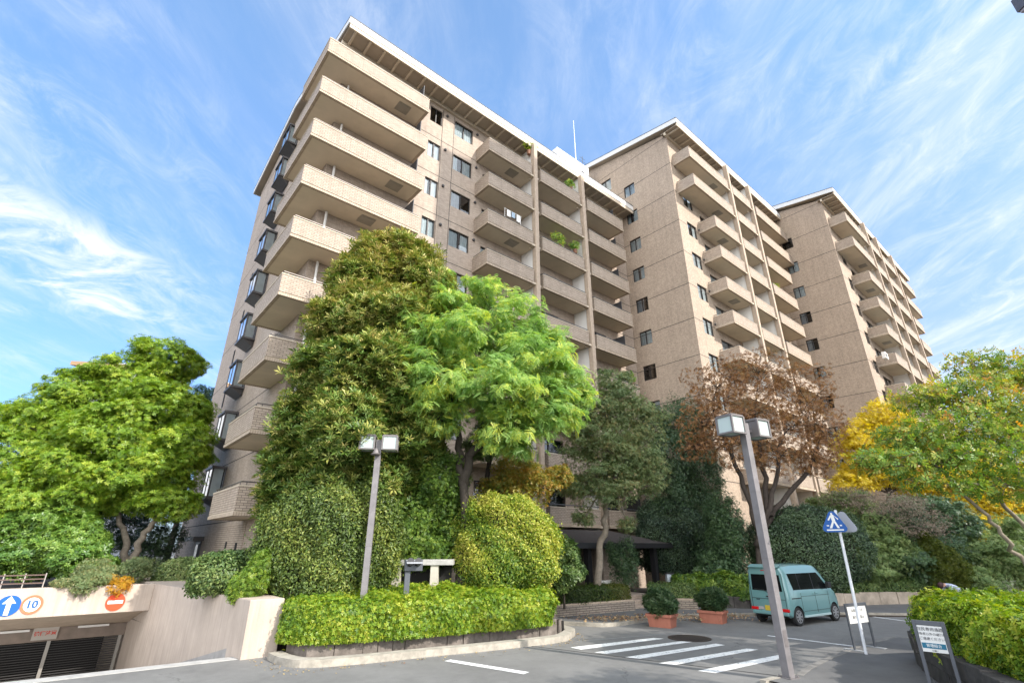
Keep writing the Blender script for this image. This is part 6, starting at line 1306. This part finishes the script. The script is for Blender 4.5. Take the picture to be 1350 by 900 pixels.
# ------------------------------------------------------------------ the van
def build_van(C, rz):
    T = thing('parked_van', 'pale teal boxy minivan parked on the plaza behind the right lamp post', 'van', C, rz)
    PAINT = mat('teal_paint', (0.125, 0.255, 0.26), 0.28, spec=0.6); PAINT.node_tree.nodes['Principled BSDF'].inputs['Coat Weight'].default_value = 0.6
    TINT = mat('tinted_glass', (0.006, 0.007, 0.008), 0.06, spec=0.18); RUB = mat('tyre_rubber', (0.018, 0.018, 0.018), 0.85); RIM = mat('rim_alloy', (0.45, 0.45, 0.46), 0.3, metal=0.8); RED = mat('lamp_red', (0.45, 0.012, 0.015), 0.2); DK = mat('trim_black', (0.015, 0.015, 0.016), 0.6)
    # stations along the length: x, then ring (half width, z) bottom to roof
    def ring(wf, zb, zbelt, zsh, zr, wr, wt):
        return [(0.60 * wf, zb), (0.715 * wf, zb + 0.05), (0.7375 * wf, zb + 0.30), (0.7375 * wf, zbelt - 0.02), (0.722 * wf, zbelt + 0.03), (wr, zsh), (wr - 0.07, zr - 0.035), (wt * 0.62, zr), (0, zr + 0.012)]
    st = [(-1.69, ring(0.90, 0.36, 1.03, 1.66, 1.80, 0.60, 0.55)), (-1.66, ring(0.975, 0.30, 1.03, 1.68, 1.84, 0.645, 0.6)), (-1.56, ring(1.0, 0.24, 1.03, 1.70, 1.875, 0.665, 0.62)), (-1.0, ring(1.0, 0.22, 1.03, 1.71, 1.905, 0.67, 0.62)), (0.0, ring(1.0, 0.22, 1.03, 1.71, 1.905, 0.67, 0.62)),
          (0.42, ring(1.0, 0.22, 1.03, 1.69, 1.885, 0.66, 0.61)), (0.66, ring(1.0, 0.22, 1.03, 1.62, 1.82, 0.65, 0.6)), (0.95, ring(1.0, 0.22, 1.02, 1.42, 1.60, 0.645, 0.6)), (1.27, ring(0.99, 0.22, 1.00, 1.12, 1.20, 0.665, 0.6)), (1.42, ring(0.97, 0.23, 0.93, 0.99, 1.04, 0.67, 0.6)), (1.60, ring(0.93, 0.26, 0.78, 0.84, 0.89, 0.65, 0.56)), (1.69, ring(0.86, 0.32, 0.68, 0.74, 0.78, 0.58, 0.5))]
    m = MB(); rows = []
    for x, r in st:
        full = [(-w, z) for w, z in r] + [(w, z) for w, z in r[-2::-1]]
        rows.append([m.vert((x, w, z)) for w, z in full])
    n = len(rows[0])
    for a, b in zip(rows, rows[1:]):
        for j in range(n - 1): m.f.append([a[j], a[j + 1], b[j + 1], b[j]]); m.m.append(0)
        m.f.append([a[n - 1], a[0], b[0], b[n - 1]]); m.m.append(1)
    m.f.append(rows[0][::-1]); m.m.append(0); m.f.append(rows[-1]); m.m.append(0)
    body = m.build('body', [PAINT, DK], T, smooth=False)
    # wheel arches cut out of the body
    cut = MB()
    for x in (-1.215, 1.215):
        for s in (-1, 1): cut.lathe([(0.335, -0.16), (0.335, 0.16)], 28, 1, Matrix.Translation((x, s * 0.68, 0.285)) @ Matrix.Rotation(math.pi / 2, 4, 'X'))
    co = cut.build('cutter', [PAINT, DK])
    bo = body.modifiers.new('arch', 'BOOLEAN'); bo.object = co; bo.operation = 'DIFFERENCE'; bo.solver = 'EXACT'
    bpy.context.view_layer.update(); dg = bpy.context.evaluated_depsgraph_get()
    loc = body.matrix_world.copy(); co.matrix_world = T.matrix_world.copy(); bpy.context.view_layer.update(); dg = bpy.context.evaluated_depsgraph_get()
    me = bpy.data.meshes.new_from_object(body.evaluated_get(dg)); body.modifiers.clear(); body.data = me; bpy.data.objects.remove(co)
    be = body.modifiers.new('bevel', 'BEVEL'); be.width = 0.022; be.segments = 3; be.limit_method = 'ANGLE'; be.angle_limit = R(22); body.data.polygons.foreach_set('use_smooth', [True] * len(body.data.polygons))
    # side glass: follows the leaning upper side
    def side(x, z, s, off=0.006):
        t_ = (z - 1.06) / (1.70 - 1.06); y = 0.722 + (0.668 - 0.722) * t_ + off; return (x, s * y, z)
    for s in (-1, 1):
        for nm, q in (('rear_side_window', [(-1.45, 1.62), (-1.28, 1.10), (-0.86, 1.10), (-0.90, 1.62)]), ('middle_side_window', [(-0.87, 1.62), (-0.83, 1.10), (0.02, 1.09), (0.0, 1.62)]), ('front_side_window', [(0.04, 1.62), (0.06, 1.09), (0.98, 1.07), (0.90, 1.24), (0.55, 1.57), (0.48, 1.62)])):
            m = MB(); m.face([side(x, z, s) for x, z in q]); m.build(nm, TINT, T)
        m = MB()                       # black pillars join the panes into one band
        m.face([side(-0.905, 1.62, s, 0.004), side(-0.865, 1.10, s, 0.004), side(-0.825, 1.10, s, 0.004), side(-0.865, 1.62, s, 0.004)]); m.face([side(-0.005, 1.62, s, 0.004), side(0.015, 1.09, s, 0.004), side(0.065, 1.09, s, 0.004), side(0.045, 1.62, s, 0.004)]); m.build('window_pillar', DK, T)
        m = MB(); y = 0.7395
        for x in (-0.90, 0.03, 0.90): m.box(x - 0.006, x + 0.006, s * y - 0.002, s * y + 0.002, 0.36, 1.0)
        m.box(-1.5, -0.9, s * y - 0.003, s * y + 0.003, 0.83, 0.86); m.box(-0.9, 1.0, s * y - 0.002, s * y + 0.002, 0.885, 0.895); m.box(-0.85, 0.85, s * y - 0.002, s * y + 0.002, 0.425, 0.435); m.build('door_seam', DK, T)
        for x in (-0.10, 0.16): m = MB(); m.box(x - 0.06, x + 0.06, s * 0.739 - 0.012, s * 0.739 + 0.012, 0.93, 0.985); m.build('door_handle', PAINT, T, bevel=0.008)
        m = MB(); m.box(-0.86, 0.86, s * 0.715 - 0.035, s * 0.715 + 0.035, 0.235, 0.30); m.build('side_sill', mat('sill_pale', (0.35, 0.45, 0.45), 0.4), T, bevel=0.01)
        m = MB(); m.box(0.80, 0.98, s * 0.83 - 0.07, s * 0.83 + 0.07, 1.10, 1.30); m.box(0.86, 0.93, s * 0.745 - 0.02, s * 0.745 + 0.02, 1.12, 1.17); m.build('door_mirror', DK, T, bevel=0.025)
    # rear: window, tailgate seam, lamps, bumper, plate, wiper, handle
    def rear(y, z, off=0.006):
        t_ = max(0, min(1, (z - 1.03) / 0.63)); return (-1.69 - off, y, z)
    m = MB(); m.face([rear(-0.56, 1.06), rear(0.56, 1.06), rear(0.53, 1.58), rear(-0.53, 1.58)]); m.build('rear_window', TINT, T)
    m = MB(); m.box(-1.70, -1.693, -0.62, 0.62, 0.80, 0.812); m.box(-1.70, -1.693, -0.62, 0.62, 0.50, 0.512)
    for y in (-0.62, 0.62): m.box(-1.70, -1.693, y - 0.006, y + 0.006, 0.50, 1.62)
    m.build('tailgate_seam', DK, T)
    m = MB(); m.box(-1.735, -1.66, -0.66, 0.66, 0.31, 0.43); m.build('rear_bumper', PAINT, T, bevel=0.03)
    for s in (-1, 1): m = MB(); m.box(-1.725, -1.60, s * 0.56 - 0.13, s * 0.56 + 0.13, 0.435, 0.53); m.build('tail_lamp', RED, T, bevel=0.012)
    m = MB(); m.box(-1.712, -1.695, -0.17, 0.17, 0.44, 0.60); m.build('number_plate', mat('plate_yellow', (0.45, 0.33, 0.04), 0.5), T)
    m = MB(); m.box(-1.709, -1.693, 0.21, 0.42, 0.46, 0.545); m.build('reflector', mat('chrome_strip', (0.7, 0.7, 0.7), 0.25, metal=0.6), T)
    m = MB(); m.box(-1.72, -1.695, -0.06, 0.06, 0.86, 0.90); m.box(-1.712, -1.695, 0.33, 0.45, 0.76, 0.785); m.build('tailgate_handle', DK, T)
    m = MB(); m.tube([(-1.715, -0.05, 1.0), (-1.715, 0.12, 1.08), (-1.715, 0.46, 1.10)], 0.011, 6); m.build('rear_wiper', DK, T)
    m = MB(); m.extrude([(-1.78, -0.55, 1.80), (-1.78, 0.55, 1.80), (-1.55, 0.58, 1.885), (-1.55, -0.58, 1.885)], (0, 0, 0.03)); m.build('roof_spoiler', PAINT, T, bevel=0.012)
    m = MB(); m.box(-1.70, -1.694, -0.12, 0.12, 1.70, 1.725); m.build('brake_lamp', RED, T)
    # windscreen and headlamps on the far end
    m = MB(); m.face([(0.70, -0.58, 1.80), (0.70, 0.58, 1.80), (1.27, 0.60, 1.215), (1.27, -0.60, 1.215)]); m.build('windscreen', TINT, T)
    for s in (-1, 1): m = MB(); m.box(1.52, 1.66, s * 0.50 - 0.12, s * 0.50 + 0.12, 0.62, 0.78); m.build('headlamp', SWHITE, T, bevel=0.02)
    # wheels
    for x in (-1.215, 1.215):
        for s in (-1, 1):
            X = Matrix.Translation((x, s * 0.655, 0.285)) @ Matrix.Rotation(-s * math.pi / 2, 4, 'X')
            m = MB(); m.lathe([(0.19, -0.07), (0.265, -0.075), (0.285, -0.05), (0.285, 0.05), (0.265, 0.075), (0.20, 0.07)], 36, 0, X); w = m.build('wheel', RUB, T, smooth=False)
            m = MB(); m.lathe([(0.20, 0.05), (0.198, 0.074), (0.175, 0.074), (0.17, 0.045), (0.06, 0.04)], 36, 0, X)
            for i in range(8):
                A = Matrix.Rotation(2 * math.pi * i / 8, 4, 'Z'); m.box(0.03, 0.18, -0.024, 0.024, 0.055, 0.076, 0, X @ A)
            m.lathe([(0.05, 0.05), (0.05, 0.082), (0.03, 0.085)], 16, 0, X); m.build('rim', RIM, w)
    return T
build_van(Vector((10.45, 20.45, 0.0)), math.atan2(0.545, 0.838))

# ------------------------------------------------------------------ the person bending behind the hedge
def person(C, rz):
    sk = {'pelvis': (0, 0, 0.80, .135), 'waist': (0.13, 0, 0.93, .125), 'chest': (0.33, 0, 1.02, .15), 'neckb': (0.47, 0, 1.03, .075), 'neck': (0.545, 0, 1.02, .055), 'head': (0.63, 0, 1.01, .095), 'crown': (0.71, 0, 0.99, .085)}
    ed = [('pelvis', 'waist'), ('waist', 'chest'), ('chest', 'neckb'), ('neckb', 'neck'), ('neck', 'head'), ('head', 'crown')]
    for s, t in ((1, 'l'), (-1, 'r')):
        sk.update({'hip' + t: (0.0, s * .10, 0.74, .10), 'knee' + t: (0.10, s * .12, 0.42, .065), 'ank' + t: (-0.02, s * .12, 0.08, .045), 'toe' + t: (0.15, s * .13, 0.035, .035), 'sh' + t: (0.40, s * .17, 1.00, .07), 'elb' + t: (0.47, s * .21, 0.72, .048), 'wri' + t: (0.56, s * .16, 0.49, .033), 'hand' + t: (0.59, s * .15, 0.42, .035)})
        ed += [('pelvis', 'hip' + t), ('hip' + t, 'knee' + t), ('knee' + t, 'ank' + t), ('ank' + t, 'toe' + t), ('chest', 'sh' + t), ('sh' + t, 'elb' + t), ('elb' + t, 'wri' + t), ('wri' + t, 'hand' + t)]
        for k in range(4): sk['f%d%s' % (k, t)] = (0.61 + 0.004 * k, s * (.175 - 0.018 * k), 0.34 + 0.004 * abs(k - 1.5), .009); ed.append(('hand' + t, 'f%d%s' % (k, t)))
        sk['th' + t] = (0.64, s * .115, 0.40, .01); ed.append(('hand' + t, 'th' + t))
    names = list(sk); me = bpy.data.meshes.new('body'); me.from_pydata([sk[k][:3] for k in names], [(names.index(a), names.index(b)) for a, b in ed], [])
    o = bpy.data.objects.new('body', me); COL.objects.link(o)
    sm = o.modifiers.new('skin', 'SKIN'); sm.use_smooth_shade = True
    sv = me.skin_vertices[0].data if me.skin_vertices else None
    if sv is None:
        bm = bmesh.new(); bm.from_mesh(me); bm.verts.layers.skin.verify(); bm.to_mesh(me); bm.free(); sv = me.skin_vertices[0].data
    for i, k in enumerate(names): sv[i].radius = (sk[k][3], sk[k][3]); sv[i].use_root = (k == 'pelvis')
    su = o.modifiers.new('sub', 'SUBSURF'); su.levels = 2; su.render_levels = 2
    bpy.context.view_layer.update(); dg = bpy.context.evaluated_depsgraph_get(); m2 = bpy.data.meshes.new_from_object(o.evaluated_get(dg)); bpy.data.objects.remove(o)
    SKIN = mat('skin', (0.42, 0.25, 0.18), 0.6); SHIRT = mat('shirt_pale_blue', (0.42, 0.46, 0.58), 0.85, var=0.1); TROU = mat('trousers_dark', (0.05, 0.05, 0.06), 0.9); SHOE = mat('shoe_dark', (0.03, 0.03, 0.03), 0.7)
    m2.materials.clear()
    for q in (SKIN, SHIRT, TROU, SHOE): m2.materials.append(q)
    for p in m2.polygons:
        c = p.center; mi = 0
        if c.z < 0.07 and c.x < 0.3: mi = 3
        elif c.x < 0.06 + 0.1 * (c.z - 0.8) and c.z < 0.9 or (c.z < 0.72 and c.x < 0.28): mi = 2
        elif c.x < 0.50 and c.z > 0.6: mi = 1
        p.material_index = mi; p.use_smooth = True
    T = thing('person', 'bending person in pale blue shirt and dark trousers behind the right bright hedge', 'person', C, rz)
    b = bpy.data.objects.new('body', m2); COL.objects.link(b); b.parent = T
    h = MB(); rings = []
    for i in range(7):
        a = R(-20 + 110 * i / 6); rings.append((0.113 * math.cos(a), 0.113 * math.sin(a)))
    X = Matrix.Translation((0.665, 0, 1.005)) @ Matrix.Rotation(R(60), 4, 'Y') @ Matrix.Diagonal((1.05, 0.9, 1.1, 1)); h.lathe(rings, 18, 0, X); h.build('hair', mat('hair_auburn', (0.045, 0.018, 0.018), 0.7), T, smooth=True)
    f = MB(); f.lathe([(0.004, 0), (0.014, 0.01), (0.006, 0.03)], 8, 0, Matrix.Translation((0.70, 0, 0.905)) @ Matrix.Rotation(R(180), 4, 'X'))
    for y in (-0.035, 0.035): f.lathe([(0.010, 0), (0.004, 0.008)], 8, 1, Matrix.Translation((0.73, y, 0.925)) @ Matrix.Rotation(R(160), 4, 'X'))
    for y in (-0.10, 0.10): f.lathe([(0.025, -0.01), (0.025, 0.01)], 8, 0, Matrix.Translation((0.64, y, 0.99)) @ Matrix.Rotation(R(90), 4, 'X'))
    f.box(0.675, 0.68, -0.025, 0.025, 0.908, 0.914, 2); f.build('face', [SKIN, BLACKM, mat('lip', (0.35, 0.12, 0.10), 0.6)], T)
    return T
pp = at(1263, 774.5, 22.5); person(Vector((pp.x, 22.5, pp.z - 0.97 + 0.06)), R(180))
gm = MB(); gm.prism([(pp.x - 6, 21.6), (pp.x + 10, 21.6), (pp.x + 10, 24.2), (pp.x - 6, 24.2)], 0.0, max(0.01, pp.z - 0.97 + 0.065)); struct(gm.build('garden_ground', SOIL))

# ------------------------------------------------------------------ tall block across the street (out of view, inferred from its shade on the nearest facade)
def neighbour():
    L1 = Vector((-4.66, 24.8, 0)); hd = Vector((SUN_H.x, SUN_H.y, 0)); pd = Vector((-hd.y, hd.x, 0))
    near = 46.0; a = L1 + hd * near; w = 16.6; dp = 13.0; H = EYE + 24.0 + near * math.tan(SUN_EL) 
    T = thing('neighbour_tower', 'grey neighbouring tower across the street, out of view, inferred from its shade', 'tower', a, math.atan2(pd.y, pd.x))
    # local x along the face towards the photographed block, y away from the sun side: face at y = 0
    m = MB(); holes = []
    for k in range(int((H - 4) / 3)):
        for j in range(5): holes.append((1.0 + j * 3.1, 2.8 + j * 3.1, 3.5 + k * 3, 4.9 + k * 3))
    facade(m, (0, 0), (1, 0), w, 0, H, holes, (0, -1), 0.12); facade(m, (0, -dp), (0, 1), dp, 0, H, [], (1, 0)); facade(m, (w, 0), (0, -1), dp, 0, H, [], (-1, 0)); facade(m, (w, -dp), (-1, 0), w, 0, H, [], (0, 1))
    m.face([(0, 0, H), (w, 0, H), (w, -dp, H), (0, -dp, H)]); m.build('wall', mat('tower_tile', (0.3, 0.28, 0.26), 0.8, var=0.1), T)
    f0 = None
    for u0, u1, z0, z1 in holes:
        if f0 is None:
            g_ = MB(); g_.face([(0, -0.10, 0), (u1 - u0, -0.10, 0), (u1 - u0, -0.10, z1 - z0), (0, -0.10, z1 - z0)]); f0 = g_.build('window', mat('tower_glass', (0.03, 0.035, 0.04), 0.1), T); f0.location = (u0, 0, z0)
        else: c = f0.copy(); COL.objects.link(c); c.parent = T; c.location = (u0, 0, z0)
    return T, a, hd, pd
neighbour()
ep = at(1341, 17, 17.5); T = thing('eave_corner', 'dark metal eave corner of a building entering at the upper right', 'building', (ep.x, ep.y, 0))
m = MB(); m.box(0.0, 9, -9, 0, ep.z, ep.z + 0.9); m.build('eave', mat('eave_metal', (0.12, 0.12, 0.14), 0.5, metal=0.3, var=0.2), T)
m = MB(); m.box(0.07, 9, -9, -0.07, ep.z - 0.14, ep.z - 0.002); m.build('soffit', mat('eave_soffit', (0.35, 0.33, 0.36), 0.6), T)
m = MB(); m.box(2.5, 8.9, -8.9, -2.5, 0, ep.z - 0.142); m.build('wall', mat('annex_wall', (0.4, 0.37, 0.33), 0.8), T)
